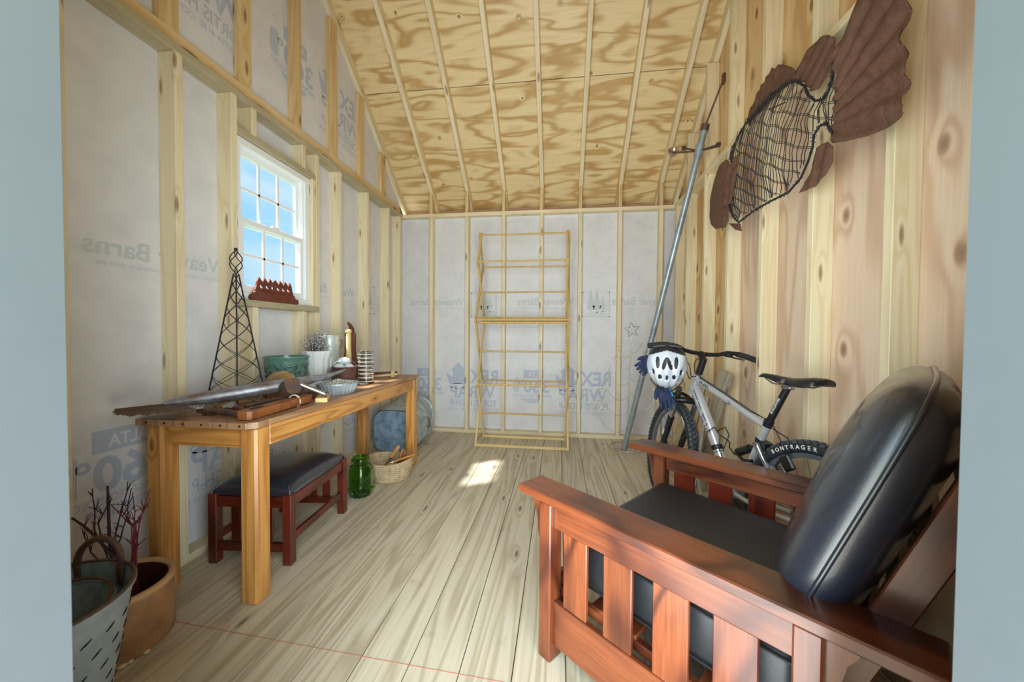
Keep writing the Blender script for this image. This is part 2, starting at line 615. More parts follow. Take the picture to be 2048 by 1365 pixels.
plain('print_black', (0.015, 0.015, 0.017), 0.5)
plain('saddle_black', (0.012, 0.013, 0.015), 0.38)
plain('lever_grey', S(110, 110, 108), 0.4, 0.6)
plain('red_plastic', S(196, 40, 48), 0.4)
plain('helmet_silver', S(206, 214, 224), 0.24, 0.2, noise_amt=0.3, noise_col=S(170, 180, 192), scale=5, coat=0.5)
plain('helmet_black', (0.014, 0.014, 0.016), 0.5)
plain('glove_navy', S(24, 34, 62), 0.8, noise_amt=0.6, noise_col=S(40, 62, 110), scale=26, bump=0.3)
plain('glove_blue', S(44, 126, 186), 0.7)
# pots
plain('stoneware', S(182, 132, 86), 0.3, noise_amt=0.85, noise_col=S(104, 74, 54), scale=7, lo=0.46, hi=0.74, coat=0.4, stretch=(1, 1, .8))
plain('stoneware_rim', S(206, 166, 116), 0.35, coat=0.3)
plain('stoneware_inside', S(78, 40, 26), 0.3, coat=0.4)
plain('chip_cream', S(226, 206, 160), 0.8)
plain('green_glaze', S(92, 132, 118), 0.3, coat=0.4)
plain('green_relief', S(58, 84, 78), 0.35, noise_amt=0.7, noise_col=S(112, 142, 130), scale=34, coat=0.4)
plain('milk_glass', S(232, 236, 234), 0.15, coat=0.6)
plain('flower_dry', S(206, 200, 206), 0.8, noise_amt=0.8, noise_col=S(120, 112, 116), scale=60)
plain('stem_dry', S(96, 92, 84), 0.8)
plain('brass_dome', S(186, 158, 122), 0.28, 0.7, noise_amt=0.8, noise_col=S(150, 104, 70), scale=10)
plain('pail_brown', S(104, 74, 68), 0.45, 0.3, noise_amt=0.7, noise_col=S(140, 100, 84), scale=14)
plain('white_stone', S(226, 232, 236), 0.35, noise_amt=0.5, noise_col=S(196, 206, 214), scale=9)
plain('paper_white', S(232, 234, 232), 0.7)
glassmat('clear_glass', (0.94, 0.97, 0.96), 0.06)
glassmat('green_glass', (0.34, 0.70, 0.22), 0.03)
plain('tin', S(196, 210, 218), 0.3, 0.5, noise_amt=0.4, noise_col=S(150, 166, 178), scale=9)
plain('lichen', S(206, 204, 192), 0.9, noise_amt=0.9, noise_col=S(120, 116, 104), scale=70, bump=0.5)
plain('pale_pine', S(216, 190, 132), 0.6, noise_amt=0.5, noise_col=S(190, 158, 100), scale=20)
plain('wicker', S(206, 184, 146), 0.7, noise_amt=0.7, noise_col=S(160, 134, 96), scale=22)
plain('orange_tool', S(186, 122, 44), 0.5, noise_amt=0.4, noise_col=S(150, 92, 30), scale=18)
plain('twig_red', S(120, 34, 46), 0.6, noise_amt=0.7, noise_col=S(74, 26, 34), scale=24)
plain('twig_dark', S(62, 36, 42), 0.6, noise_amt=0.5, noise_col=S(40, 26, 34), scale=24)
plain('twig_tan', S(190, 166, 130), 0.7)
plain('rope_white', S(214, 206, 190), 0.8)

_m, _nt2, _bs = nmat('window_glass')
_tr = _nt2.nodes.new('ShaderNodeBsdfTransparent')
_tr.inputs['Color'].default_value = (0.94, 0.97, 1.0, 1)
_gl = _nt2.nodes.new('ShaderNodeBsdfGlossy')
_gl.inputs['Roughness'].default_value = 0.02
_mx = _nt2.nodes.new('ShaderNodeMixShader')
_mx.inputs[0].default_value = 0.05
_nt2.links.new(_tr.outputs[0], _mx.inputs[1])
_nt2.links.new(_gl.outputs[0], _mx.inputs[2])
_nt2.links.new(_mx.outputs[0], _nt2.nodes['Material Output'].inputs['Surface'])

# ================================================================== the setting
XL, XR, D = -1.7414, 1.1434, 3.8818          # inner faces of the framing
WL, WR, WB = -1.830, 1.232, 3.9708           # inner faces of the sheets behind the studs
Y0 = 0.45                                    # inner face of the front framing
RIDGE = 2.165
PB, PT = 2.38, 2.418                         # top plate


def zroof(y):                                # underside of the roof sheathing
    y = y if y >= RIDGE else 2 * RIDGE - y
    return 2.765 + 0.79 * (3.88 - y)


def zraft(y):
    return zroof(y) - 0.1134


def struct(o, label, cat):
    o['kind'] = 'structure'
    o['label'] = label
    o['category'] = cat
    return o


YZ = lambda x: Matrix(((0, 0, 1, x), (1, 0, 0, 0), (0, 1, 0, 0), (0, 0, 0, 1)))    # (a,b,c) -> (x+c, a, b)
XZ = lambda y: Matrix(((1, 0, 0, 0), (0, 0, 1, y), (0, 1, 0, 0), (0, 0, 0, 1)))    # (a,b,c) -> (a, y+c, b)

# ---- ground outside
mb = MB().box((0, 0, -0.36), (120, 120, 0.02))
struct(mb.build('ground', 'grass'), 'grassy ground outside the shed', 'ground')
mb = MB().box((0, -2.2, -0.335), (5.0, 4.6, 0.03))  # unseen pale gravel, added to bounce sunlight in through the door
struct(mb.build('path', 'gravel'), 'unseen pale gravel apron added before the shed door for bounce light', 'path')

# ---- floor
floor = struct(MB().box(((WL + WR) / 2, 2.16, -0.19), (WR - WL, 3.64, 0.33)).build('floor', 'spruce_weathered'), 'plank floor of pale pine boards running to the back wall', 'floor')
PW = 0.1725
k0 = int(math.floor((WL + 0.1405) / PW))
for k in range(k0, 11):
    a = max(WL, -0.1405 + PW * k)
    b = min(WR, -0.1405 + PW * (k + 1))
    if b - a < 0.01:
        continue
    board('floor_plank', ((a + b) / 2, 0.345, -0.010), ((a + b) / 2, 3.97, -0.010), b - a - 0.0032, 0.020, (0, 0, 1), 'floor_pine', floor, bevel=0.0012)
MB().tube([(-1.45, 1.18, 0.0006), (-1.0, 1.155, 0.0006), (-0.55, 1.13, 0.0006), (-0.15, 1.11, 0.0006)], 0.0011, n=4).build('chalk_line', 'chalk_red', floor)

# ---- back wall
wall_back = struct(MB().box(((WL + WR) / 2, WB + 0.008, 1.21), (WR - WL + 0.03, 0.016, 2.42)).build('wall_back', 'house_wrap'), 'back wall of bare studs over white printed house wrap', 'wall')
BX = [-1.4144 + 0.4064 * i for i in range(7)]
for x in BX:
    board('stud', (x, D + .0445, .038), (x, D + .0445, PB), 0.038, 0.089, (0, 1, 0), 'spruce', wall_back)
board('top_plate', (WL, D + .0445, PB + .019), (WR, D + .0445, PB + .019), 0.038, 0.089, (0, 1, 0), 'spruce', wall_back)
board('sole_plate', (WL, D + .0445, .019), (WR, D + .0445, .019), 0.038, 0.089, (0, 1, 0), 'spruce', wall_back)

# ---- left wall with the window opening
WY0, WY1, WZ0, WZ1 = 1.782, 2.386, 1.285, 2.190
mb = MB()
Ml = YZ(WL - 0.016)
for poly in ([(0.33, 0), (3.99, 0), (3.99, WZ0), (0.33, WZ0)], [(0.33, WZ0), (WY0, WZ0), (WY0, WZ1), (0.33, WZ1)],
             [(WY1, WZ0), (3.99, WZ0), (3.99, WZ1), (WY1, WZ1)],
             [(0.33, WZ1), (3.99, WZ1), (3.99, zroof(3.99) + .01), (RIDGE, zroof(RIDGE) + .01), (0.33, zroof(.33) + .01)]):
    mb.prism(poly, Ml, 0.016)
wall_left = struct(mb.build('wall_left', 'house_wrap'), 'left gable wall of bare studs over white printed house wrap', 'wall')
XS = XL - 0.0445


def lstud(y, z0, z1, nm='stud', mat='spruce'):
    board(nm, (XS, y + .019, z0), (XS, y + .019, z1), 0.038, 0.089, (1, 0, 0), mat, wall_left)


for y in (0.64, 1.05, 1.458, 1.744, 2.424, 2.703, 3.124, 3.538, 3.806):
    lstud(y, .038, PB)
for y in (1.874, 2.285):
    lstud(y, 2.228, PB, 'cripple_stud')
    lstud(y, .038, 1.247, 'cripple_stud')
board('jack_stud', (XS, 2.405, 1.285), (XS, 2.405, 2.19), 0.038, 0.089, (1, 0, 0), 'spruce', wall_left)
board('window_header', (XS, 1.782, 2.209), (XS, 2.424, 2.209), 0.038, 0.089, (1, 0, 0), 'spruce_weathered', wall_left)
board('window_rough_sill', (XS + .006, 1.782, 1.266), (XS + .006, 2.44, 1.266), 0.038, 0.101, (1, 0, 0), 'spruce_weathered', wall_left)
board('top_plate', (XS, 0.45, PB + .019), (XS, D, PB + .019), 0.038, 0.089, (1, 0, 0), 'spruce_weathered', wall_left)
board('sole_plate', (XS, 0.45, .019), (XS, D, .019), 0.038, 0.089, (1, 0, 0), 'spruce', wall_left)
XG = WL + 0.019
board('gable_chord', (XG, 0.40, PT + .0445), (XG, 3.93, PT + .0445), 0.089, 0.038, (1, 0, 0), 'spruce_warm', wall_left)
for k in range(-2, 7):
    y = 1.437 + 0.411 * k
    if y + .089 < 3.70 and y > 0.5:
        z1 = min(zraft(y), zraft(y + .089)) + 0.03
        board('gable_stud', (XG, y + .0445, PT + .089), (XG, y + .0445, z1), 0.089, 0.038, (1, 0, 0), 'spruce_warm', wall_left)


def rake(x, wall, t=0.038, mat='spruce'):
    n = Vector((0, 0.79, 1)).normalized()
    for s in (1, -1):
        ye = RIDGE + s * 2.03
        yr = RIDGE
        a = Vector((x, ye, zroof(ye))) - Vector((0, n.y * s, n.z)) * 0.046
        b = Vector((x, yr, zroof(yr))) - Vector((0, n.y * s, n.z)) * 0.046
        board('rake_rafter', a, b, 0.089, t, (1, 0, 0), mat, wall)


rake(XG + 0.0, wall_left)

# ---- right wall, sheathing panels instead of wrap
mb = MB()
mb.prism([(0.33, 0), (3.99, 0), (3.99, zroof(3.99) + .01), (RIDGE, zroof(RIDGE) + .01), (0.33, zroof(.33) + .01)], YZ(WR + .012), 0.016)
wall_right = struct(mb.build('wall_right', 'gable_inner'), 'right gable wall of bare studs over knotty plywood sheathing', 'wall')
for (a, b, z0, z1, mt) in ((0.35, 1.05, 0, 2.44, 'plywood_wall'), (1.05, 2.266, 0, 2.44, 'plywood_wall'), (2.266, 2.69, 0, 2.44, 'plywood_wall'), (2.69, 3.97, 0, 2.44, 'plywood_wall_gold')):
    board('plywood_panel', (WR + .006, (a + b) / 2, z0 + .001), (WR + .006, (a + b) / 2, z1), b - a - .002, 0.012, (1, 0, 0), mt, wall_right, bevel=0.001)
for (a, b) in ((0.45, 1.05), (1.05, 2.266), (2.266, 3.2), (3.2, 3.97)):
    poly = [(a, 2.442), (b, 2.442), (b, zroof(b))] + ([(RIDGE, zroof(RIDGE))] if a < RIDGE < b else []) + [(a, zroof(a))]
    cy = (a + b) / 2
    mb = MB().prism([(y - cy, z - 2.9) for y, z in poly], YZ(0.0), 0.012)
    o = mb.build('plywood_panel', 'plywood_wall_gold', None)
    o.location = (WR, cy, 2.9)
    attach(o, wall_right)
XS2 = XR + 0.0445
for y in (0.61, 1.018, 1.425, 1.829, 2.247, 2.671, 3.08, 3.49, 3.80):
    board('stud', (XS2, y + .019, .038), (XS2, y + .019, PB), 0.038, 0.089, (1, 0, 0), 'spruce', wall_right)
    if 0.7 < y < 3.6:
        board('gable_stud', (XS2, y + .019, PT), (XS2, y + .019, min(zroof(y), zroof(y + .038)) - .12), 0.038, 0.089, (1, 0, 0), 'spruce', wall_right)
board('top_plate', (XS2, 0.45, PB + .019), (XS2, D, PB + .019), 0.038, 0.089, (1, 0, 0), 'spruce', wall_right)
board('sole_plate', (XS2, 0.45, .019), (XS2, D, .019), 0.038, 0.089, (1, 0, 0), 'spruce', wall_right)
rake(XS2 + .025, wall_right)

# ---- front wall round the door opening, behind the viewer
DX0, DX1, DZ = -0.745, 0.448, 2.06
mb = MB()
for poly in ([(WL - .016, -0.02), (DX0, -0.02), (DX0, 2.5), (WL - .016, 2.5)], [(DX1, -0.02), (WR + .028, -0.02), (WR + .028, 2.5), (DX1, 2.5)],
             [(DX0, DZ), (DX1, DZ), (DX1, 2.5), (DX0, 2.5)]):
    mb.prism(poly, XZ(0.345), 0.10)
wall_front = struct(mb.build('wall_front', 'gable_inner'), 'front wall with the door opening', 'wall')
struct(MB().box((DX0 + .0075, 0.395, DZ / 2), (0.015, 0.115, DZ), bevel=.002).build('trim_1', 'jamb_paint'), 'white painted door jamb at the left edge', 'door jamb')
struct(MB().box((DX1 - .0075, 0.395, DZ / 2), (0.015, 0.115, DZ), bevel=.002).build('trim_2', 'jamb_paint'), 'white painted door jamb at the right edge', 'door jamb')
struct(MB().box(((DX0 + DX1) / 2, 0.395, DZ + .0075 - .015), (DX1 - DX0 - .03, 0.115, 0.015), bevel=.002).build('trim_3', 'jamb_paint'), 'white painted door head above the opening', 'door head')

# ---- roof
mb = MB()
for s in (1, -1):
    ya, yb = RIDGE + s * 2.20, RIDGE
    mb.prism([(ya, zroof(ya) + .016), (yb, zroof(yb) + .016), (yb, zroof(yb) + .03), (ya, zroof(ya) + .03)], YZ(WL - .15), WR - WL + .30)
ceiling = struct(mb.build('ceiling', 'shingle'), 'underside of the roof, plywood sheets on pale rafters', 'ceiling')
rows = [(2 * RIDGE, None)]
nrm = Vector((0, 0.79, 1)).normalized()
for s in (1, -1):
    edges = [4.36, 3.20, 2.245, RIDGE] if s > 0 else [4.36, 3.20, 2.245, RIDGE]
    for r in range(3):
        ya, yb = edges[r], edges[r + 1]
        xs = [WL - .01, 0.60, WR + .01] if r % 2 == 0 else [WL - .01, -0.61, WR + .01]
        for xa, xb in zip(xs[:-1], xs[1:]):
            y1 = RIDGE + s * (ya - RIDGE)
            y2 = RIDGE + s * (yb - RIDGE)
            p1 = Vector((0, y1, zroof(y1)))
            p2 = Vector((0, y2, zroof(y2)))
            c = (p1 + p2) / 2 + Vector((0, nrm.y * s, nrm.z)) * 0.006
            w = (p1 - p2).length
            board('plywood_panel', (xa + .0015, c.y, c.z), (xb - .0015, c.y, c.z), w - .005, 0.012, (0, nrm.y * s, nrm.z), 'plywood_roof', ceiling, bevel=0.001)
for s in (1, -1):
    for x in BX + [WL + .06]:
        ye, yr = RIDGE + s * 2.15, RIDGE + s * 0.012
        off = Vector((0, nrm.y * s, nrm.z)) * 0.0455
        a = Vector((x, ye, zroof(ye))) - off
        b = Vector((x, yr, zroof(yr))) - off
        if x == BX[0] - 99:
            continue
        if x < -1.7:
            continue
        board('rafter', a, b, 0.038, 0.089, (0, nrm.y * s, nrm.z), 'spruce', ceiling)
        if s > 0:
            board('heel_block', (x - .004, D + .0445, PT), (x - .004, D + .0445, zraft(D) + .05), 0.036, 0.089, (0, 1, 0), 'spruce_warm', ceiling)
for s in (1, -1):
    y = RIDGE + s * (4.15 - RIDGE)
    MB().box(((WL + WR) / 2, y, 2.455), (WR - WL + .03, 0.018, 0.15)).build('eave_blocking', 'fascia_pink', ceiling)
    MB().box(((WL + WR) / 2, RIDGE + s * 2.0 - (.22 if s < 0 else 0), 2.385), (WR - WL + .1, 0.42 + (.44 if s < 0 else 0), 0.012)).build('soffit', 'vinyl_white', ceiling)  # front soffit stretched forward, unseen, to keep sun off the door jamb
    MB().box(((WL + WR) / 2, RIDGE + s * 2.19, 2.43), (WR - WL + .1, 0.018, 0.11)).build('fascia', 'vinyl_white', ceiling)
board('ridge_board', (WL, RIDGE, zroof(RIDGE) - .08), (WR, RIDGE, zroof(RIDGE) - .08), 0.14, 0.020, (0, 1, 0), 'spruce', ceiling)

# ---- window_1: white single-hung window, three by two panes in each sash
window = bpy.data.objects.new('window_1', None)
link(window)
window.location = (WL, 2.084, 1.285)
PLACED['window_1'] = Matrix.Translation((WL, 2.084, 1.285))
struct(window, 'white single-hung window with six panes in each sash, left wall', 'window')


def wbar(nm, x0, x1, y0, y1, z0, z1, par, mat='vinyl_white', bv=.003):
    return MB().box(((x0 + x1) / 2, (y0 + y1) / 2, (z0 + z1) / 2), (x1 - x0, y1 - y0, z1 - z0), bevel=bv).build(nm, mat, par)


fx0, fx1 = -1.846, -1.765
a, b, c, d = WY0 + .002, WY1 - .002, WZ0 + .001, WZ1 - .001
FT = 0.042
wbar('frame_head', fx0, fx1, a, b, d - FT, d, window)
wbar('frame_sill', fx0, fx1, a, b, c, c + FT, window)
wbar('frame_jamb', fx0, fx1, a, a + FT, c + FT, d - FT, window)
wbar('frame_jamb', fx0, fx1, b - FT, b, c + FT, d - FT, window)
ia, ib, ic, idd = a + FT, b - FT, c + FT, d - FT
zm = 1.735


def sash(nm, x0, x1, z0, z1, rail):
    s = wbar(nm, x0, x1, ia, ib, z0, z0 + rail, window)
    s2 = 0.032
    wbar('sash_rail', x0, x1, ia, ib, z1 - s2, z1, s)
    wbar('sash_stile', x0, x1, ia, ia + s2, z0 + rail, z1 - s2, s)
    wbar('sash_stile', x0, x1, ib - s2, ib, z0 + rail, z1 - s2, s)
    gy0, gy1, gz0, gz1 = ia + s2, ib - s2, z0 + rail, z1 - s2
    xm = (x0 + x1) / 2
    for k in (1, 2):
        y = gy0 + (gy1 - gy0) * k / 3
        wbar('muntin', xm - .005, xm + .005, y - .008, y + .008, gz0, gz1, s, bv=.001)
    zz = (gz0 + gz1) / 2
    wbar('muntin', xm - .005, xm + .005, gy0, gy1, zz - .008, zz + .008, s, bv=.001)
    for i in range(3):
        for j in range(2):
            y0_, y1_ = gy0 + (gy1 - gy0) * i / 3, gy0 + (gy1 - gy0) * (i + 1) / 3
            z0_, z1_ = gz0 + (gz1 - gz0) * j / 2, gz0 + (gz1 - gz0) * (j + 1) / 2
            MB().box((xm, (y0_ + y1_) / 2, (z0_ + z1_) / 2), (.0025, y1_ - y0_, z1_ - z0_)).build('pane', 'window_glass', s)


sash('upper_sash', -1.836, -1.812, zm - .02, idd, 0.036)
sash('lower_sash', -1.806, -1.780, ic, zm + .018, 0.045)
wbar('sash_lock', -1.790, -1.772, 2.06, 2.12, zm + .018, zm + .030, window)
for y0_, y1_ in ((ia, ia + .012), (ib - .012, ib)):
    wbar('jamb_track', -1.812, -1.778, y0_, y1_, zm + .02, idd, window)

# ---- print on the house wrap (seen from behind, so it reads mirrored)


def to_back(x0):
    return lambda p: (x0 - p.x, WB - .0012, p.y)


def to_left(y0):
    return lambda p: (WL + .0012, y0 - p.x, p.y)


def stamp(wall, conv, vs, fs, dx, dz, mat='wrap_print', nm='printed_lettering'):
    mb = MB()
    pts = [conv(Vector((v.x + dx, v.y + dz, 0))) for v in vs]
    mb.add(pts, fs)
    return mb.build(nm, mat, wall, recalc=False)


def keep(vs, fs, lo, hi):
    """drop glyph faces outside the visible stretch of sheet"""
    out = [f for f in fs if lo < sum(vs[i].x for i in f) / len(f) < hi]
    return vs, out


def poly_mesh(loops):
    vs, fs = [], []
    for lp in loops:
        b_ = len(vs)
        vs += [Vector((x, y, 0)) for x, y in lp]
        fs.append(tuple(range(b_, b_ + len(lp))))
    return vs, fs


def ring_mesh(cx, cz, rx, rz, w, n=28):
    vs, fs = [], []
    for k in range(n):
        t = 2 * math.pi * k / n
        vs.append(Vector((cx + rx * math.cos(t), cz + rz * math.sin(t), 0)))
        vs.append(Vector((cx + (rx - w) * math.cos(t), cz + (rz - w) * math.sin(t), 0)))
    for k in range(n):
        j = (k + 1) % n
        fs.append((2 * k, 2 * j, 2 * j + 1, 2 * k + 1))
    return vs, fs


def pine(cx, z0, w, h):
    pts = []
    n = 7
    for i in range(n):
        t = i / n
        pts.append((cx + w * (1 - t) * .5 * (1 + .12 * (i % 2)), z0 + h * (t + .04)))
        pts.append((cx + w * (1 - t) * .34, z0 + h * (t + .09)))
    pts.append((cx, z0 + h))
    left = [(2 * cx - x, z) for x, z in reversed(pts[:-1])]
    return [(cx - .006, z0 - .03), (cx + .006, z0 - .03), (cx + .006, z0 + h * .03)] + pts + left + [(cx - .006, z0 + h * .03)]


def weaver(wall, conv, z=1.40, logo=True):
    """logo box, then the words; x grows in reading direction"""
    for q in () if not logo else (((0, 0), (.29, 0), (.29, .010), (0, .010)), ((0, .262), (.05, .262), (.05, .272), (0, .272)), ((.215, .262), (.29, .262), (.29, .272), (.215, .272)),
              ((0, 0), (.010, 0), (.010, .272), (0, .272)), ((.28, 0), (.29, 0), (.29, .272), (.28, .272))):
        stamp(wall, conv, *poly_mesh([q]), 0, z - .118, 'wrap_print_pale', 'printed_frame')
    for cx, w, h in () if not logo else ((.20, .095, .225), (.135, .10, .235), (.075, .075, .145)):
        stamp(wall, conv, *poly_mesh([pine(cx, .075 if w > .08 else .085, w, h)]), 0, z - .118, 'wrap_print_pale', 'printed_pine')
    for q in () if not logo else ((((.03, .06), (.15, .045), (.27, .015), (.27, .02), (.15, .052), (.03, .068))), (((.03, .03), (.14, .03), (.2, .012), (.2, .017), (.14, .037), (.03, .037)))):
        stamp(wall, conv, *poly_mesh([q]), 0, z - .118, 'wrap_print_pale', 'printed_field')
    stamp(wall, conv, *text_fit('Weaver Barns', 0.62, 0.076, 0.016), .372, z + .015, 'wrap_print_pale')
    stamp(wall, conv, *text_fit('LLC', 0.03, 0.012, 0.0), 1.0, z + .015, 'wrap_print_pale')
    stamp(wall, conv, *text_fit('"Everyone needs a little structure in their life"', 0.56, 0.020, 0.0), .40, z - .028, 'wrap_print_pale')


def rexwrap(wall, conv, dz=0.0):
    stamp(wall, conv, *text_fit('REX', 0.325, 0.145, 0.03), 0, .545 + dz)
    stamp(wall, conv, *text_fit('WRAP', 0.52, 0.135, 0.018), .035, .375 + dz)
    stamp(wall, conv, *text_fit('FORTIS HIGH-P', 0.52, 0.070, 0.008), .030, .283 + dz)
    stamp(wall, conv, *text_fit('ICC-ES ESR-4132  CCMC 14120-R', 0.58, 0.030, 0.0), .003, .228 + dz)
    # crowned house
    stamp(wall, conv, *poly_mesh([[(.345, .60), (.375, .53), (.56, .53), (.60, .66), (.545, .62), (.52, .60), (.52, .68), (.545, .68), (.455, .775), (.365, .68), (.39, .68), (.39, .60)]]), 0, dz, 'wrap_print', 'printed_crown')
    stamp(wall, conv, *ring_mesh(.465, .505, .095, .032, .008), 0, dz, 'wrap_print', 'printed_ring')
    stamp(wall, conv, *text_fit('TM', .03, .016, 0), .61, .72 + dz)
    # drainage mark
    x0 = .655
    box = [[(x0 + .065, .61), (x0 + .285, .61), (x0 + .285, .70), (x0 + .065, .70)]]
    stamp(wall, conv, *poly_mesh(box), 0, dz, 'wrap_print', 'printed_panel')
    vs, fs = text_fit('ALTA', .15, .052, .02)
    lift = (lambda p, c=conv: tuple(Vector(c(p)) + (Vector((0.0012, 0, 0)) if wall is wall_left else Vector((0, -.0012, 0)))))
    stamp(wall, lift, vs, fs, x0 + .085, .628 + dz, 'house_wrap')
    stamp(wall, conv, *text_fit('360', .285, .135, .03), x0, .455 + dz)
    stamp(wall, conv, *ring_mesh(x0 + .315, .565, .024, .024, .014), 0, dz, 'wrap_print', 'printed_ring')
    stamp(wall, conv, *text_fit('DRAINAGE TECHNOLOGY', .42, .034, .008), x0 - .02, .400 + dz)
    stamp(wall, conv, *text_fit('TM', .035, .022, 0), x0 + .345, .675 + dz)
    loops = []
    for i in range(9):                                   # ribbed crescent
        x = x0 + .335 + i * .008
        h = .17 * math.sqrt(max(0, 1 - ((i - 3) / 7.0) ** 2))
        loops.append([(x, .54 - h * .55), (x + .0045, .54 - h * .55), (x + .0045 - .004, .54 + h * .45), (x - .004, .54 + h * .45)])
    for i in range(17):                                  # ribbed foot
        x = x0 + .07 + i * .0145
        h = .052 * math.sqrt(max(0, 1 - ((i - 8) / 8.6) ** 2))
        loops.append([(x, .388 - h), (x + .009, .388 - h), (x + .009, .388), (x, .388)])
    stamp(wall, conv, *poly_mesh(loops), 0, dz, 'wrap_print', 'printed_ribs')


weaver(wall_back, to_back(0.533))
weaver(wall_back, to_back(-0.692))
rexwrap(wall_back, to_back(0.555))
rexwrap(wall_back, to_back(-0.668))
stamp(wall_back, to_back(0.0), *keep(*text_fit('Weaver Barns', 0.62, 0.076, 0.016), .17, .62), -1.18, 1.415, 'wrap_print_pale')
weaver(wall_left, to_left(1.80 + .372), logo=False)
weaver(wall_left, to_left(3.05 + .372))
rexwrap(wall_left, to_left(2.14))
rexwrap(wall_left, to_left(3.36))
rexwrap(wall_left, to_left(1.95), 2.44)
rexwrap(wall_left, to_left(3.17), 2.44)


# ================================================================== furniture
# ---- teak table along the left wall
TZ = 0.745
table = thing('work_table', 'long narrow teak table with square legs against the left wall', 'table', (-1.44, 2.11, 0))
TX0, TX1, TY0, TY1 = -1.712, -1.183, 1.262, 2.962
# top: a field of long boards between two cross ends
ew = 0.10
c = 0.030
mb = MB().prism([(TX0, TY0), (TX1 - c, TY0), (TX1, TY0 + c), (TX1, TY0 + ew), (TX0, TY0 + ew)], Matrix.Translation((0, 0, TZ - .024)), .024)
mb.build('end_board', 'teak_worn', table)
MB().box(((TX0 + TX1) / 2, TY1 - ew / 2, TZ - .012), (TX1 - TX0, ew, .024), bevel=.002).build('end_board', 'teak_worn', table)
nb = 4
bw = (TX1 - TX0) / nb
for k in range(nb):
    board('top_board', (TX0 + bw * (k + .5), TY0 + ew, TZ - .012), (TX0 + bw * (k + .5), TY1 - ew, TZ - .012), bw - .0015, .024, (0, 0, 1), 'teak_worn', table, bevel=.0015)
for k in range(6):
    MB().cyl((TX0 + .05 + k * .085, TY0 - .0008, TZ - .012), (TX0 + .05 + k * .085, TY0 + .005, TZ - .012), .005, n=8).build('dowel_plug', 'slot_dark', table)
for (lx, ly) in ((-1.2275, 1.325), (-1.66, 1.325), (-1.2275, 2.90), (-1.66, 2.90)):
    board('leg', (lx, ly, 0), (lx, ly, TZ - .024), .076, .076, (0, 1, 0), 'teak', table, bevel=.009)
board('apron', (-1.622, 1.312, .675), (-1.266, 1.312, .675), .082, .022, (0, 1, 0), 'teak', table)
board('apron', (-1.622, 2.915, .675), (-1.266, 2.915, .675), .082, .022, (0, 1, 0), 'teak', table)
for x in (-1.205, -1.683):
    board('apron', (x, 1.363, .675), (x, 2.862, .675), .086, .022, (1, 0, 0), 'teak', table)
    s_ = 1 if x > -1.4 else -1
    board('apron_bead', (x + .012 * s_, 1.363, .642), (x + .012 * s_, 2.862, .642), .010, .006, (1, 0, 0), 'teak', table, bevel=.002)
board('apron_bead', (-1.622, 1.300, .640), (-1.266, 1.300, .640), .010, .006, (0, 1, 0), 'teak', table, bevel=.002)

# ---- footstool under the table
stool = thing('footstool', 'low mahogany footstool with padded black leather top under the table', 'footstool', (-1.645, 1.50, 0), (0, 0, math.radians(5)), local=True)
SWd, SLn, SH = 0.405, 0.535, 0.335
for (x, y) in ((.021, .021), (SWd - .021, .021), (.021, SLn - .021), (SWd - .021, SLn - .021)):
    board('leg', (x, y, 0), (x, y, SH), .042, .042, (0, 1, 0), 'mahogany', stool, bevel=.003)
for y in (.021, SLn - .021):
    board('top_rail', (.042, y, SH - .04), (SWd - .042, y, SH - .04), .050, .024, (0, 1, 0), 'mahogany', stool)
    board('bottom_rail', (.042, y, .078), (SWd - .042, y, .078), .040, .024, (0, 1, 0), 'mahogany', stool)
    for x in (.125, .205, .285):
        board('slat', (x, y, .098), (x, y, SH - .065), .045, .012, (0, 1, 0), 'mahogany', stool)
for x in (.021, SWd - .021):
    board('top_rail', (x, .042, SH - .04), (x, SLn - .042, SH - .04), .050, .024, (1, 0, 0), 'mahogany', stool)
    board('stretcher', (x, .042, .118), (x, SLn - .042, .118), .036, .020, (1, 0, 0), 'mahogany', stool)


def dome_cushion(x0, x1, y0, y1, z0, zr, zt, n=16, pw=4.0):
    mb = MB()
    vs, fs = [], []
    N = n + 1
    for j in range(N):
        for i in range(N):
            u, v = -1 + 2 * i / n, -1 + 2 * j / n
            u, v = math.sin(u * math.pi / 2), math.sin(v * math.pi / 2)
            h = ((1 - abs(u) ** pw) * (1 - abs(v) ** pw))
            vs.append(((x0 + x1) / 2 + u * (x1 - x0) / 2, (y0 + y1) / 2 + v * (y1 - y0) / 2, zr + (zt - zr) * h ** .55))
    for j in range(n):
        for i in range(n):
            fs.append((j * N + i, j * N + i + 1, (j + 1) * N + i + 1, (j + 1) * N + i))
    rim = [i for i in range(N)] + [j * N + n for j in range(1, N)] + [n * N + i for i in range(n - 1, -1, -1)] + [j * N for j in range(n - 1, 0, -1)]
    b = len(vs)
    for r in rim:
        vs.append((vs[r][0], vs[r][1], z0))
    for k in range(len(rim)):
        k2 = (k + 1) % len(rim)
        fs.append((rim[k], rim[k2], b + k2, b + k))
    fs.append(tuple(b + k for k in range(len(rim))))
    return mb.add(vs, fs)


dome_cushion(.014, SWd - .014, .016, SLn - .016, SH - .012, SH + .010, SH + .068).build('cushion', 'leather', stool, smooth=50)
for (x, y) in ((.012, .014), (SWd - .012, .014), (SWd - .012, SLn - .014), (.012, SLn - .014)):
    MB().tube([(x, y, SH - .010), (x, y, SH + .012), (x + (.02 if x < .2 else -.02), y + (.02 if y < .2 else -.02), SH + .035)], .004, n=6).build('corner_seam', 'leather', stool, smooth=60)

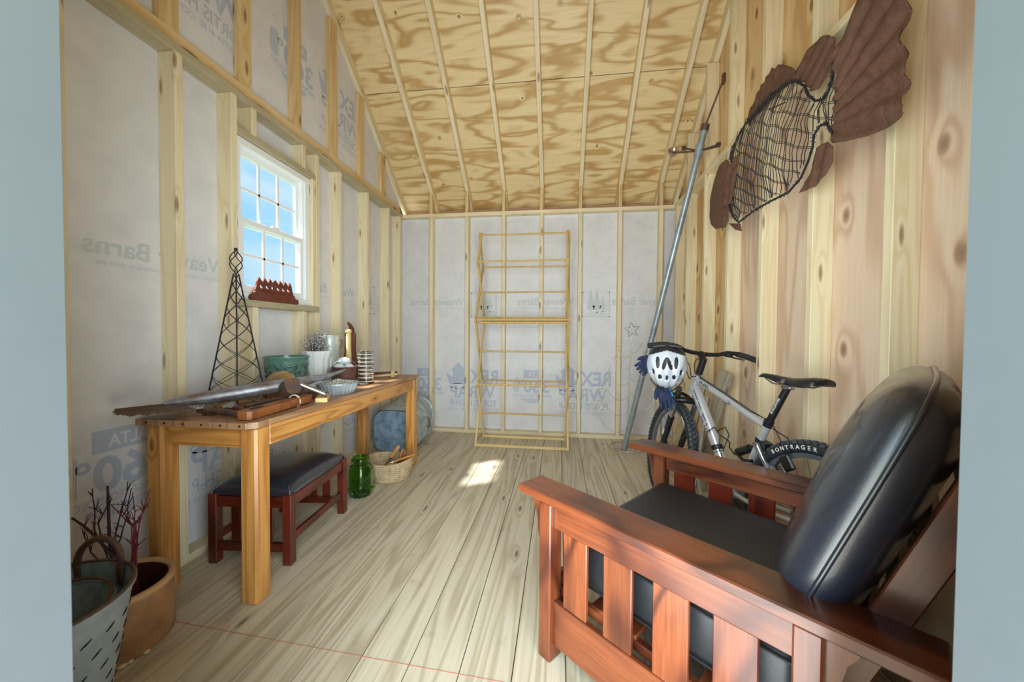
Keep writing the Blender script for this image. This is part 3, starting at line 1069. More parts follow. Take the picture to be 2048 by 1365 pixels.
# ---- reclining armchair
CH_A = math.radians(-41)
chair = thing('reclining_armchair', 'slatted cherrywood reclining armchair with thick black leather cushions', 'armchair', (-.142, 1.289, 0), (0, 0, CH_A), local=True)
AW = 0.122
FV = 0.752                                            # where the far arm begins
AZ0, AZ1 = 0.536, 0.565
AL = 1.0
for v0 in (0.0, FV):
    far = v0 > 0
    a_end = AL if not far else .86
    board('arm', (0, v0 + AW / 2, (AZ0 + AZ1) / 2), (a_end, v0 + AW / 2, (AZ0 + AZ1) / 2), AW, AZ1 - AZ0, (0, 0, 1), 'cherry', chair, bevel=.004)
    vc = v0 + (.036 if not far else AW - .036)
    mid = 'cherry'
    board('front_post', (.126, vc, 0), (.126, vc, AZ0), .052, .060, (0, 1, 0), mid, chair, bevel=.004)
    board('rear_post', (.820, vc, 0), (.820, vc, AZ0), .048, .060, (0, 1, 0), mid, chair, bevel=.004)
    board('side_rail', (.152, vc, .495), (.796, vc, .495), .084, .022, (0, 1, 0), 'cherry', chair)
    board('side_rail', (.152, vc, .130), (.796, vc, .130), .150, .022, (0, 1, 0), 'cherry', chair)
    for uc in (.236, .389, .542, .690):
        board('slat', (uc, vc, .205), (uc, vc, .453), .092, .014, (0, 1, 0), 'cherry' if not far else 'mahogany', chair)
    # corbels under the arm, fore and aft
    for (u0, sg) in ((.100, -1), (.844, 1)):
        pts = [(0, 0), (sg * .050, 0), (sg * .047, -.022), (sg * .032, -.045), (sg * .024, -.085), (sg * .022, -.12), (sg * .012, -.155), (0, -.185)]
        if sg > 0:
            pts = pts[::-1]
        M = Matrix.Translation((u0, vc + .010, AZ0)) @ Matrix(((1, 0, 0, 0), (0, 0, -1, 0), (0, 1, 0, 0), (0, 0, 0, 1)))
        MB().prism(pts, M, .020).build('corbel', 'cherry', chair)
    MB().cyl((.126, vc + .012, AZ1 - .001), (.126, vc + .012, AZ1 + .0006), .005, n=10).build('peg', 'mahogany', chair)
v_in0, v_in1 = .066, FV + AW - .066
board('front_rail', (.120, v_in0, .205), (.120, v_in1, .205), .12, .022, (1, 0, 0), 'cherry', chair)
board('rear_rail', (.820, v_in0, .165), (.820, v_in1, .165), .11, .022, (1, 0, 0), 'cherry', chair)
for vv in (.085, FV + AW - .085):
    board('seat_cleat', (.135, vv, .212), (.80, vv, .192), .030, .024, (0, 1, 0), 'cherry', chair)
for k in range(6):
    uu = .18 + .11 * k
    board('seat_slat', (uu, .075, .232 - .02 * k / 5), (uu, FV + AW - .075, .232 - .02 * k / 5), .05, .014, (0, 0, 1), 'cherry', chair)


def pillow(M, W, L, T, n=34, corner=5.0, ex=.42, sag=0.0):
    """two-sided cushion: seam outline a rounded rectangle in local xy, thickness along local z"""
    mb = MB()
    m = 12
    for sgn in (1, -1):
        vs, fs = [], []
        N = 4 * n
        for j in range(m + 1):
            rho = math.sin(math.pi / 2 * j / m)
            for k in range(N):
                t = 2 * math.pi * k / N
                cx, sy = math.cos(t), math.sin(t)
                q = (abs(cx) ** corner + abs(sy) ** corner) ** (-1.0 / corner)
                x, y = cx * q * rho, sy * q * rho
                h = (1 - rho ** 3.2) ** ex
                w = noise.noise((x * 2.1 + sgn, y * 2.3, 3.0)) * .006
                vs.append(M @ Vector((x * W / 2, y * L / 2, sgn * (T / 2 * h + w * h))))
        for j in range(m):
            for k in range(N):
                k2 = (k + 1) % N
                fs.append((j * N + k, (j + 1) * N + k, (j + 1) * N + k2, j * N + k2))
        mb.add(vs, fs)
    seam = []
    for k in range(96):
        t = 2 * math.pi * k / 96
        cx, sy = math.cos(t), math.sin(t)
        q = (abs(cx) ** corner + abs(sy) ** corner) ** (-1.0 / corner)
        seam.append(M @ Vector((cx * q * (W / 2 + .003), sy * q * (L / 2 + .003), 0)))
    return mb, seam


def frame_cols(x, y, z, o):
    M = Matrix.Identity(4)
    for i in range(3):
        M[i][0], M[i][1], M[i][2], M[i][3] = x[i], y[i], z[i], o[i]
    return M


# seat cushion: boxed, slightly raked
sv0, sv1 = .098, FV + AW - .098
mb = MB().box((0, 0, 0), (.66, sv1 - sv0, .175), bevel=.03)
o = mb.build('seat_cushion', 'leather_seat', None, smooth=60)
o.matrix_basis = Matrix.Translation((.475, (sv0 + sv1) / 2, .330)) @ Matrix.Rotation(math.radians(1.5), 4, 'Y')
bv = o.modifiers.new('round', 'BEVEL')
bv.width = .012
bv.segments = 3
attach(o, chair)
for zz in (.395, .265):
    pts = []
    for (x, y) in ((.148, sv0 + .012), (.80, sv0 + .012)):
        pts.append((x, sv0 - .001, zz + (-.008 if x > .5 else .008)))
    MB().tube(pts, .004, n=6).build('piping', 'leather_seat', o if False else chair, smooth=60)

# back cushion
ang = math.radians(20)
up = Vector((math.sin(ang), 0, math.cos(ang)))
fr = Vector((math.cos(ang), 0, -math.sin(ang)))
BL = .63
org = Vector((.762, (sv0 + sv1) / 2, .43)) + up * BL / 2
Mp = frame_cols(Vector((0, 1, 0)), up, -fr, org)
mb, seam = pillow(Mp, sv1 - sv0 + .05, BL, .185)
bc = mb.build('back_cushion', 'leather', chair, smooth=75)
MB().tube(seam, .0052, n=8, closed=True).build('piping', 'leather', bc, smooth=75)
# back frame behind it
bo = org + fr * .108
for vv in (sv0 + .035, sv1 - .035):
    p0 = Vector((bo.x, vv, bo.z)) - up * .46
    p1 = Vector((bo.x, vv, bo.z)) + up * .37
    board('back_stile', p0, p1, .056, .032, (0, 1, 0), 'cherry', chair, bevel=.003)
for k in range(5):
    q = bo + up * (-.27 + .14 * k)
    board('back_slat', (q.x, sv0 + .05, q.z), (q.x, sv1 - .05, q.z), .055, .016, fr, 'cherry', chair)

# ================================================================== along the right wall
# ---- bicycle: local x runs rear axle -> front, y to the rider's left (towards the room), z up
BIKE_Z = math.atan2(math.cos(-.335), math.sin(-.335))
bike = thing('bicycle', 'silver full-suspension mountain bike leaning on the right wall behind the armchair', 'bicycle', (1.020, 1.584, 0.002), (math.radians(3.2), 0, BIKE_Z), local=True)
RW = .335
RY = Matrix.Rotation(math.pi / 2, 4, 'X')             # torus axis z -> y
ST_O = Vector((.725, 0, .865))                        # on the steering axis
ST_D = Vector((.342, 0, -.940)).normalized()          # down the axis
STEER = math.radians(-13.5)


def steer(p):
    p = Vector(p)
    return ST_O + Matrix.Rotation(-STEER, 3, ST_D) @ (p - ST_O)


FAX = Vector((.958, 0, RW))                           # front axle before steering


def wheel(nm, c, fn, label_txt=None):
    """one wheel as a part with tyre, rim, spokes, hub as its pieces"""
    c = Vector(c)
    f = fn or (lambda p: p)
    mk = lambda: MB()
    tyre = mk().torus(c, RW - .028, .027, RY, N=72, n=12).xf(f).build(nm, 'rubber', bike, smooth=80)
    kn = mk()
    N = 72
    for k in range(N):
        for row in (-1, 0, 1):
            t = 2 * math.pi * (k + (.5 if row else 0)) / N
            ph = row * .75
            rr = RW - .028 + .0265 * math.cos(ph)
            p = c + Vector((rr * math.cos(t), .0265 * math.sin(ph), rr * math.sin(t)))
            R = Matrix.Rotation(-t, 3, 'Y') @ Matrix.Rotation(ph, 3, 'Z')
            kn.box(p, (.009, .013, .017), R)
    kn.xf(f).build('tread', 'tread_dusty', tyre)
    rim = mk()
    prof = [(RW - .052, -.013), (RW - .052, .013), (RW - .072, .008), (RW - .072, -.008)]
    vs, fs = [], []
    for k in range(64):
        t = 2 * math.pi * k / 64
        for (r, y) in prof:
            vs.append(c + Vector((r * math.cos(t), y, r * math.sin(t))))
    for k in range(64):
        j = (k + 1) % 64
        for q in range(4):
            fs.append((k * 4 + q, k * 4 + (q + 1) % 4, j * 4 + (q + 1) % 4, j * 4 + q))
    rim.add(vs, fs).xf(f).build('rim', 'rim_grey', tyre, smooth=40)
    sp = mk()
    for k in range(28):
        t = 2 * math.pi * k / 28
        s_ = 1 if k % 2 else -1
        t2 = t + s_ * .45 * (1 if (k // 2) % 2 else -1)
        sp.cyl(c + Vector((.022 * math.cos(t2), s_ * .028, .022 * math.sin(t2))), c + Vector(((RW - .072) * math.cos(t), 0, (RW - .072) * math.sin(t))), .0011, n=4, caps=False)
    sp.xf(f).build('spokes', 'steel', tyre)
    hb = mk().cyl(c + Vector((0, -.055, 0)), c + Vector((0, .055, 0)), .012, n=12)
    hb.cyl(c + Vector((0, -.032, 0)), c + Vector((0, -.026, 0)), .026, n=16).cyl(c + Vector((0, .026, 0)), c + Vector((0, .032, 0)), .026, n=16)
    hb.xf(f).build('hub', 'black_metal', tyre, smooth=40)
    ds = mk()
    for k in range(40):
        t, t3 = 2 * math.pi * k / 40, 2 * math.pi * (k + 1) / 40
        b_ = [c + Vector((r * math.cos(a), .040, r * math.sin(a))) for r, a in ((.080, t), (.080, t3), (.058, t3), (.058, t))]
        ds.add([tuple(p) for p in b_] + [tuple(p + Vector((0, .002, 0))) for p in b_], [(0, 1, 2, 3), (7, 6, 5, 4), (0, 4, 5, 1), (3, 2, 6, 7)])
    ds.xf(f).build('brake_disc', 'steel', tyre)
    return tyre


rear = wheel('rear_wheel', (0, 0, RW), None)
front = wheel('front_wheel', FAX, steer)

# lettering round the rear tyre, on the room side
word = 'BONTRAGER'
vsT, fsT = [], []
for i, ch in enumerate(word):
    v_, f_ = text_mesh(ch, .024, .0006, align='CENTER')
    t = math.radians(52 + i * 4.6)
    rc = RW - .036
    for p in v_:
        r = rc + p.y
        a = t + p.x / rc
        vsT.append((r * math.cos(a), .0278 * math.sqrt(max(.05, 1 - ((r - (RW - .028)) / .030) ** 2)) + .0012, RW + r * math.sin(a)))
    b_ = len(vsT) - len(v_)
    fsT += [tuple(q + b_ for q in f) for f in f_]
MB().add(vsT, fsT).build('tyre_lettering', 'print_white', rear, recalc=False)
for t0 in (70, 96):                                    # white flash on the front tyre
    vs, fs = [], []
    if t0 == 70:
        for k in range(7):
            a = math.radians(120 + k * 2.2)
            for r in (RW - .045, RW - .036):
                vs.append(steer(FAX + Vector((r * math.cos(a), .0252, r * math.sin(a)))))
        fs = [(2 * k, 2 * k + 1, 2 * k + 3, 2 * k + 2) for k in range(6)]
        MB().add(vs, fs).build('tyre_flash', 'print_white', front, recalc=False)

# frame
HT, HB = Vector((.725, 0, .862)), Vector((.771, 0, .738))
BBp = Vector((.405, 0, .290))
STT = Vector((.247, 0, .690))
fr_ = MB()
fr_.cyl(HT, HB, .024, .026, n=18)
fr_.tube([(.730, 0, .838), (.50, 0, .762), (.258, 0, .676)], [.021, .020, .019], n=16)
fr_.tube([(.748, 0, .786), (.60, 0, .575), (.535, 0, .470), (.415, 0, .300)], [.030, .029, .028, .027], n=16)
fr_.tube([STT, (.306, 0, .530), BBp], [.0175, .0175, .018], n=14)
fr_.cyl(BBp + Vector((0, -.036, 0)), BBp + Vector((0, .036, 0)), .024, n=16)
frame = fr_.build('frame', 'frame_silver', bike, smooth=50)
# black bands and lettering on the tubes
MB().tube([(.550, 0, .494), (.536, 0, .472)], .0292, n=16).build('tube_band', 'black_metal', frame, smooth=50)
MB().tube([(.531, 0, .464), (.529, 0, .461)], .0292, n=16).build('tube_band', 'black_metal', frame, smooth=50)


def tube_text(body, p0, p1, r, size, mat, bold=0.0, nm='frame_lettering', frac=1.0, shell=None):
    """letters laid round the room side of a tube, reading from p0 to p1"""
    p0, p1 = Vector(p0), Vector(p1)
    v_, f_ = text_mesh(body, size, bold)
    x1 = max(p.x for p in v_)
    d = (p1 - p0).normalized()
    L_ = (p1 - p0).length
    side = Vector((0, 1, 0))
    upv = d.cross(side)
    if upv.z < 0 and abs(d.z) < .9:
        pass
    out = []
    for p in v_:
        a = (p.y - .35 * size) / r
        q = p0 + d * (p.x / x1 * L_) + (side * math.cos(a) + (-upv) * math.sin(a)) * r
        out.append(q)
    return MB().add(out, f_).build(nm, mat, frame, recalc=False)


tube_text('TREK', (.735, 0, .768), (.575, 0, .539), .0312, .046, 'print_black', .0002)
tube_text('TREK', (.7315, 0, .763), (.580, 0, .546), .0317, .036, 'frame_silver', .0)
tube_text('FUEL', (.690, 0, .826), (.610, 0, .800), .0222, .024, 'print_black', .0004)
MB().prism([(0, 0), (.022, 0), (.011, .018)], Matrix.Translation((.455, .0205, .738)) @ Matrix(((1, 0, 0, 0), (0, 0, 1, 0), (0, 1, 0, 0), (0, 0, 0, 1))), .001).build('frame_emblem', 'print_black', frame)
MB().prism([(0, 0), (.009, 0), (.0045, .008)], Matrix.Translation((.4615, .0218, .7425)) @ Matrix(((1, 0, 0, 0), (0, 0, 1, 0), (0, 1, 0, 0), (0, 0, 0, 1))), .001).build('frame_emblem', 'print_white', frame)
MB().tube([(.702, .016, .852), (.50, .014, .785), (.34, .014, .728), (.25, .016, .712)], .0022, n=6).build('cable', 'black_metal', frame, smooth=60)
MB().tube([(.702, .010, .856), (.50, .008, .789), (.34, .008, .732), (.22, .010, .70), (.16, .02, .63), (.19, .02, .56)], .0022, n=6).build('cable', 'black_metal', frame, smooth=60)
MB().tube([(.252, .018, .69), (.12, .03, .655), (.105, .03, .60), (.15, .03, .552), (.17, .025, .53)], .0024, n=6).build('cable', 'black_metal', frame, smooth=60)

# seat post, collar, saddle
post = MB().cyl((.252, 0, .676), (.168, 0, .862), .0155, n=14).build('seat_post', 'black_metal', bike, smooth=40)
MB().cyl((.252, 0, .676), (.240, 0, .706), .021, n=14).build('seat_collar', 'black_metal', bike, smooth=40)
v_, f_ = text_mesh('BONTRAGER', .016, .0002)
x1 = max(p.x for p in v_)
pd = (Vector((.168, 0, .862)) - Vector((.252, 0, .676))).normalized()
MB().add([Vector((.222, 0, .742)) + pd * (p.x / x1 * .085) + Vector((pd.z, 0, -pd.x)) * -(p.y - .005) + Vector((0, .0162, 0)) for p in v_], f_).build('post_lettering', 'print_white', post, recalc=False)
MB().box((.163, 0, .870), (.05, .030, .020), Matrix.Rotation(.1, 3, 'Y'), bevel=.005).build('seat_clamp', 'steel', bike, smooth=40)
sad = MB()
prof = [(.303, .012, .912, .012), (.285, .020, .922, .018), (.24, .021, .922, .022), (.19, .024, .917, .024), (.14, .038, .916, .028), (.09, .058, .922, .034), (.045, .068, .930, .036), (.015, .064, .930, .034), (.003, .05, .926, .022)]
vs, fs = [], []
nn = 14
for (x, w, z, h) in prof:
    for k in range(nn):
        t = math.pi * k / (nn - 1)
        vs.append((x, w * math.cos(t), z - h + h * max(0.0, math.sin(t)) ** .6))
m_ = len(prof)
for i in range(m_ - 1):
    for k in range(nn - 1):
        fs.append((i * nn + k, i * nn + k + 1, (i + 1) * nn + k + 1, (i + 1) * nn + k))
    fs.append((i * nn, (i + 1) * nn, (i + 1) * nn + nn - 1, i * nn + nn - 1))
fs.append(tuple(range(nn)))
fs.append(tuple(reversed(range((m_ - 1) * nn, m_ * nn))))
saddle = sad.add(vs, fs).build('saddle', 'saddle_black', bike, smooth=60)
for y in (-.022, .022):
    MB().tube([(.27, y * .4, .900), (.22, y, .882), (.15, y, .880), (.07, y, .884), (.03, y * 1.4, .902)], .0035, n=6).build('saddle_rail', 'steel', saddle, smooth=60)
MB().cyl((.150, .042, .900), (.150, .046, .900), .009, n=12).build('saddle_badge', 'steel', saddle)

# rear suspension
MB().prism([(.292, .612), (.232, .596), (.236, .556), (.262, .545), (.290, .560)], Matrix.Translation((0, .022, 0)) @ Matrix(((1, 0, 0, 0), (0, 0, -1, 0), (0, 1, 0, 0), (0, 0, 0, 1))), .044).build('pivot_housing', 'black_metal', bike)
for y in (-.030, .030):
    MB().tube([(.272, y, .584), (.235, y, .53), (.205, y, .492), (.185, y, .505)], [.014, .011, .012, .010], n=10).build('rocker_link', 'steel', bike, smooth=50)
    MB().tube([(.185, y, .505), (.12, y * 1.6, .43), (.0, y * 1.9, RW)], [.010, .009, .009], n=10).build('seat_stay', 'frame_silver' if y < 0 else 'steel', bike, smooth=50)
    MB().tube([(.370, y, .300), (.20, y * 1.7, .305), (.0, y * 1.9, RW)], [.014, .012, .012], n=10).build('chain_stay', 'frame_silver', bike, smooth=50)
MB().cyl((.272, -.045, .584), (.272, .045, .584), .011, n=12).build('pivot_bolt', 'steel', bike, smooth=40)
shock = MB().cyl((.405, 0, .502), (.335, 0, .545), .020, n=14).cyl((.335, 0, .545), (.265, 0, .585), .013, n=12)
shock = shock.build('shock', 'black_metal', bike, smooth=40)
MB().cyl((.418, .0, .496), (.398, 0, .508), .009, n=10).build('shock_valve', 'red_plastic', shock)
MB().tube([(.395, .02, .500), (.345, .024, .482), (.300, .02, .495)], .007, n=8).build('shock_hose', 'black_metal', shock, smooth=50)
MB().box((.10, .05, .555), (.05, .02, .065), Matrix.Rotation(.6, 3, 'Y'), bevel=.006).build('rear_caliper', 'black_metal', bike)
MB().tube([(.115, .05, .53), (.085, .052, .48), (.06, .052, .43)], [.011, .012, .007], n=8).build('brake_arm', 'lever_grey', bike, smooth=50)
# crank, chainring, pedals
cr = MB().cyl(BBp + Vector((0, -.052, 0)), BBp + Vector((0, -.048, 0)), .085, n=28)
cr.build('chainring', 'black_metal', bike, smooth=40)
for sg, a in ((1, math.radians(200)), (-1, math.radians(20))):
    e = BBp + Vector((.17 * math.cos(a), sg * .078, .17 * math.sin(a)))
    MB().tube([BBp + Vector((0, sg * .055, 0)), e], [.014, .011], n=8).build('crank_arm', 'black_metal', bike, smooth=50)
    MB().box(e + Vector((0, sg * .05, 0)), (.085, .08, .022), bevel=.005).build('pedal', 'black_metal', bike)
# bottle cage
cage = MB().tube([(.560, .012, .50), (.590, .03, .560), (.535, .034, .598), (.500, .03, .565), (.515, .012, .48), (.47, .012, .42)], .0032, n=6)
cage.tube([(.500, .03, .565), (.455, .036, .560), (.425, .034, .548), (.430, .03, .520), (.402, .02, .490)], .0032, n=6)
cage.tube([(.56, -.012, .50), (.59, -.03, .56), (.535, -.034, .598), (.50, -.03, .565), (.515, -.012, .48)], .0032, n=6)
cage.build('bottle_cage', 'black_metal', bike, smooth=60)

# fork, stem, bars (turned with the wheel)
crown_c = ST_O + ST_D * .185
for y in (-.062, .062):
    top = crown_c + Vector((.03, y, .012))
    ax = FAX + Vector((-.006, y * .95, .01))
    dd = (ax - top)
    MB().tube([top, top + dd * .42], .0155, n=14).xf(steer).build('fork_stanchion', 'steel', bike, smooth=50)
    leg = MB().tube([top + dd * .36, top + dd * .42, ax], [.021, .020, .018], n=14).xf(steer).build('fork_slider', 'black_metal', bike, smooth=50)
    if y > 0:
        lp = top + dd * .62
        for q in range(5):
            b0 = lp + dd * (.022 * q)
            MB().box(b0 + Vector((.004, .0195, 0)), (.018, .002, .006)).xf(steer).build('fork_decal', 'print_white', leg)
    MB().cyl(top + Vector((0, 0, .006)), top + Vector((-.004, 0, .030)), .0175, n=12).xf(steer).build('fork_cap', 'black_metal', bike, smooth=50)
MB().tube([crown_c + Vector((.03, -.075, .0)), crown_c + Vector((-.005, -.03, .006)), crown_c + Vector((-.005, .03, .006)), crown_c + Vector((.03, .075, .0))], .020, n=12).xf(steer).build('fork_crown', 'black_metal', bike, smooth=50)
arch = [FAX + Vector((-.06, y, .0)) + Vector((.02, 0, .36 + .03 * math.cos(y / .062 * 1.4))) for y in (-.060, -.04, -.015, .015, .04, .060)]
MB().tube(arch, .011, n=8).xf(steer).build('fork_arch', 'black_metal', bike, smooth=50)
MB().cyl(ST_O + ST_D * -.005, ST_O - ST_D * .105, .020, n=14).xf(steer).build('spacer_stack', 'black_metal', bike, smooth=40)
SCl = ST_O - ST_D * .105 + Vector((.045, 0, .028))
MB().tube([ST_O - ST_D * .085, ST_O - ST_D * .10 + Vector((.02, 0, .012)), SCl], [.021, .019, .020], n=12).xf(steer).build('stem', 'black_metal', bike, smooth=50)
bar = [(0, .02), (.05, .02), (.10, .026), (.15, .045), (.19, .048), (.25, .040), (.325, .022)]


def barp(y):
    """point on the bar at distance y (signed) from its middle"""
    s_ = 1 if y >= 0 else -1
    a = abs(y)
    for (u, h), (u2, h2) in zip(bar[:-1], bar[1:]):
        if u <= a <= u2:
            hh = h + (h2 - h) * (a - u) / (u2 - u)
            break
    return SCl + Vector((-.10 * max(0, a - .06) ** 1.0 * 1.0, s_ * a, hh - .02))


ys = [-.325, -.25, -.19, -.15, -.10, -.05, 0, .05, .10, .15, .19, .25, .325]
MB().tube([barp(y) for y in ys], .0125, n=12).xf(steer).build('handlebar', 'black_metal', bike, smooth=60)
for s_ in (-1, 1):
    MB().tube([barp(s_ * y) for y in (.205, .23, .26, .29, .3245)], .0165, n=12).xf(steer).build('grip', 'rubber', bike, smooth=60)
    lv = barp(s_ * .165)
    MB().tube([lv + Vector((.02, 0, -.006)), lv + Vector((.035, s_ * .02, -.016)), lv + Vector((.05, s_ * .05, -.022)), lv + Vector((.045, s_ * .10, -.026)), lv + Vector((.035, s_ * .115, -.03))], [.009, .008, .006, .005, .005], n=8).xf(steer).build('brake_lever', 'lever_grey' if s_ < 0 else 'black_metal', bike, smooth=60)
    MB().box(lv + Vector((.012, 0, -.010)), (.045, .040, .030), bevel=.008).xf(steer).build('shifter', 'black_metal', bike, smooth=50)
for (dy, dz, l) in ((.05, .02, .16), (-.06, -.01, .14), (.09, .05, .18)):
    a = barp(.15 if dy > 0 else -.15) + Vector((.02, 0, -.01))
    pts = [a, a + Vector((.06, -.03 if dy > 0 else .03, -.01)), SCl + Vector((.09, dy * .4, -.05 - dz)), SCl + Vector((.06, dy * .2, -l + .02)), ST_O + Vector((.03, dy * .3, -.02)), ST_O + Vector((-.02, .022, -.012))]
    sm = []
    for i in range(len(pts) - 1):                       # Catmull-Rom
        p0, p1, p2, p3 = pts[max(0, i - 1)], pts[i], pts[i + 1], pts[min(len(pts) - 1, i + 2)]
        for q in range(5):
            t = q / 5
            sm.append(.5 * ((2 * p1) + (p2 - p0) * t + (2 * p0 - 5 * p1 + 4 * p2 - p3) * t * t + (3 * p1 - p0 - 3 * p2 + p3) * t ** 3))
    MB().tube(sm, .0026, n=6).xf(steer).build('cable', 'black_metal', bike, smooth=60)
MB().tube([crown_c + Vector((.035 + .03 * math.cos(a), .062 + .0 * a, .03 + .035 * math.sin(a))) for a in [math.pi * k / 10 for k in range(11)]], .003, n=6).xf(steer).build('cable', 'black_metal', bike, smooth=60)

BIKE_M = Matrix.Translation((1.020, 1.584, 0.002)) @ (Matrix.Rotation(BIKE_Z, 4, 'Z') @ Matrix.Rotation(math.radians(3.2), 4, 'X'))
GRIP_L = BIKE_M @ steer(barp(.29))                      # the end the helmet hangs on

# ---- helmet over the left grip: crown towards the camera, brow down
HC = Vector((0.590, 2.085, 0.935))
helmet = thing('bicycle_helmet', 'silver vented bicycle helmet hung on the left handlebar grip', 'helmet', HC)
hf = Vector((0.0, 0.0, 0.0)) - Vector((HC.x, HC.y, HC.z - 1.02))
hf.normalize()                                          # the crown points at the viewer
hx = Vector((0, 0, 1)).cross(hf).normalized() * 1.0
hu = hf.cross(hx)
HM = frame_cols(hx, hu, hf, HC)                         # local x right, y up, z out
ra, rb, rc = .105, .125, .095


def helm_pt(t, ph, k=1.0):
    """t: polar angle from the crown, ph: around"""
    yy = math.sin(t) * math.sin(ph)
    rib = 1 + .045 * math.cos(math.sin(t) * math.cos(ph) / (1 + .45 * yy) * math.pi * 3.2) * min(1, 1.4 * math.cos(t * .9))
    x = ra * math.sin(t) * math.cos(ph) * k * rib
    y = rb * math.sin(t) * math.sin(ph) * k * rib
    z = rc * math.cos(t) * k * rib
    if y < 0:
        x *= 1 + .9 * y
    return HM @ Vector((x, y, z))


def in_vent(x, y):
    for (cx, cy, sx, sy, rot) in ((-.046, .018, .010, .034, 0.05), (.046, .018, .010, .034, -.05), (-.012, .012, .011, .036, -.25), (.014, .012, .011, .036, .3),
                                  (-.034, -.062, .010, .014, 0), (.036, -.062, .010, .014, 0), (.001, -.068, .011, .018, 0), (-.070, -.035, .009, .020, .2), (.072, -.035, .009, .020, -.2)):
        dx, dy = x - cx, y - cy
        c_, s_ = math.cos(rot), math.sin(rot)
        u_, v_ = dx * c_ + dy * s_, -dx * s_ + dy * c_
        if (u_ / sx) ** 2 + (v_ / sy) ** 2 < 1:
            return True
    return False


nt_, np_ = 44, 104
vs = [helm_pt(1.62 * i / nt_, 2 * math.pi * k / np_) for i in range(nt_ + 1) for k in range(np_)]
HMi = HM.inverted()
fs_shell, fs_top = [], []
for i in range(nt_):
    for k in range(np_):
        f = (i * np_ + k, (i + 1) * np_ + k, (i + 1) * np_ + (k + 1) % np_, i * np_ + (k + 1) % np_)
        cc = HMi @ (sum((vs[q] for q in f), Vector()) / 4)
        if cc.z > 0 and in_vent(cc.x, cc.y):
            continue
        if cc.y > .082 - .03 * (abs(cc.x) / .1):
            fs_top.append(f)
        else:
            fs_shell.append(f)


def shell(faces, nm, mat, th=.012):
    used = sorted({i for f in faces for i in f})
    ix = {v: n for n, v in enumerate(used)}
    o_ = MB().add([vs[i] for i in used], [tuple(ix[i] for i in f) for f in faces]).build(nm, mat, helmet, smooth=70)
    md = o_.modifiers.new('thick', 'SOLIDIFY')
    md.thickness = th
    md.offset = -1
    return o_


shell(fs_shell, 'shell', 'helmet_silver')
shell(fs_top, 'rear_shell', 'helmet_black')
inn = MB()
vi = [helm_pt(1.60 * i / 16, 2 * math.pi * k / 40, .86) for i in range(17) for k in range(40)]
inn.add(vi, [(i * 40 + k, (i + 1) * 40 + k, (i + 1) * 40 + (k + 1) % 40, i * 40 + (k + 1) % 40) for i in range(16) for k in range(40)]).build('liner', 'helmet_black', helmet, smooth=70)
for sx in (-1, 1):
    MB().tube([HM @ Vector(p) for p in ((sx * .088, -.02, -.02), (sx * .080, -.09, -.03), (sx * .05, -.125, -.02), (sx * .012, -.150, .0))], .0035, n=6).build('strap', 'helmet_black', helmet, smooth=60)
MB().tube([HM @ Vector(p) for p in ((-.02, -.105, .02), (.0, -.14, .02), (.02, -.105, .02))], .0035, n=6).build('strap', 'helmet_black', helmet, smooth=60)
MB().box(HM @ Vector((.062, -.128, -.01)), (.03, .02, .03), bevel=.006).build('buckle', 'helmet_black', helmet)
MB().tube([HM @ Vector((x, .108 - .35 * x * x / .01 * .05, .045)) for x in (-.07, -.04, 0, .04, .07)], .009, n=8).build('rear_ridge', 'helmet_black', helmet, smooth=60)

# ---- gloves hanging with it


def glove(label, M, lens, cuff):
    g = thing('cycling_glove', label, 'glove', M.to_translation(), group='cycling gloves hung with the helmet')
    mb = MB()
    # palm: rounded slab in local xy, fingers towards -y
    prof = [(.060, .030, .014), (.045, .034, .018), (.0, .040, .018), (-.030, .042, .015), (-.042, .040, .012)]
    vs, fs = [], []
    n_ = 16
    for (y, w, h) in prof:
        for k in range(n_):
            t = 2 * math.pi * k / n_
            c_, s_ = math.cos(t), math.sin(t)
            vs.append(M @ Vector((w * math.copysign(abs(c_) ** .7, c_), y, h * math.copysign(abs(s_) ** .7, s_))))
    for i in range(len(prof) - 1):
        for k in range(n_):
            fs.append((i * n_ + k, i * n_ + (k + 1) % n_, (i + 1) * n_ + (k + 1) % n_, (i + 1) * n_ + k))
    fs.append(tuple(range(n_)))
    fs.append(tuple(reversed(range((len(prof) - 1) * n_, len(prof) * n_))))
    mb.add(vs, fs)
    for i, ln in enumerate(lens):
        x = -.030 + .020 * i
        a = (i - 1.5) * .10
        p0 = Vector((x, -.034, 0))
        pts = [p0 + Vector((math.sin(a) * s_ * ln, -math.cos(a) * s_ * ln, .010 * s_ * s_)) for s_ in (0, .35, .7, .92, 1.0)]
        mb.tube([M @ p for p in pts], [.0105, .0105, .0098, .0075, .003], n=10)
    mb.tube([M @ Vector(p) for p in ((-.030, .030, 0), (-.046, .008, .004), (-.054, -.018, .008), (-.055, -.030, .010))], [.013, .0115, .0105, .004], n=10)
    mb.build('hand', 'glove_navy', g, smooth=70)
    mb = MB()
    pc = [(.060, .031, .0165), (.075, .033, .017), (.080, .032, .016)]
    vs, fs = [], []
    for (y, w, h) in pc:
        for k in range(n_):
            t = 2 * math.pi * k / n_
            vs.append(M @ Vector((w * math.cos(t), y, h * math.sin(t))))
    for i in range(2):
        for k in range(n_):
            fs.append((i * n_ + k, i * n_ + (k + 1) % n_, (i + 1) * n_ + (k + 1) % n_, (i + 1) * n_ + k))
    fs.append(tuple(reversed(range(2 * n_, 3 * n_))))
    mb.add(vs, fs).build('cuff', cuff, g, smooth=60)
    MB().tube([M @ Vector(p) for p in ((.022, .05, .018), (.030, .02, .017), (.036, -.025, .014))], .006, n=8).build('stripe', 'glove_blue', g, smooth=60)
    return g


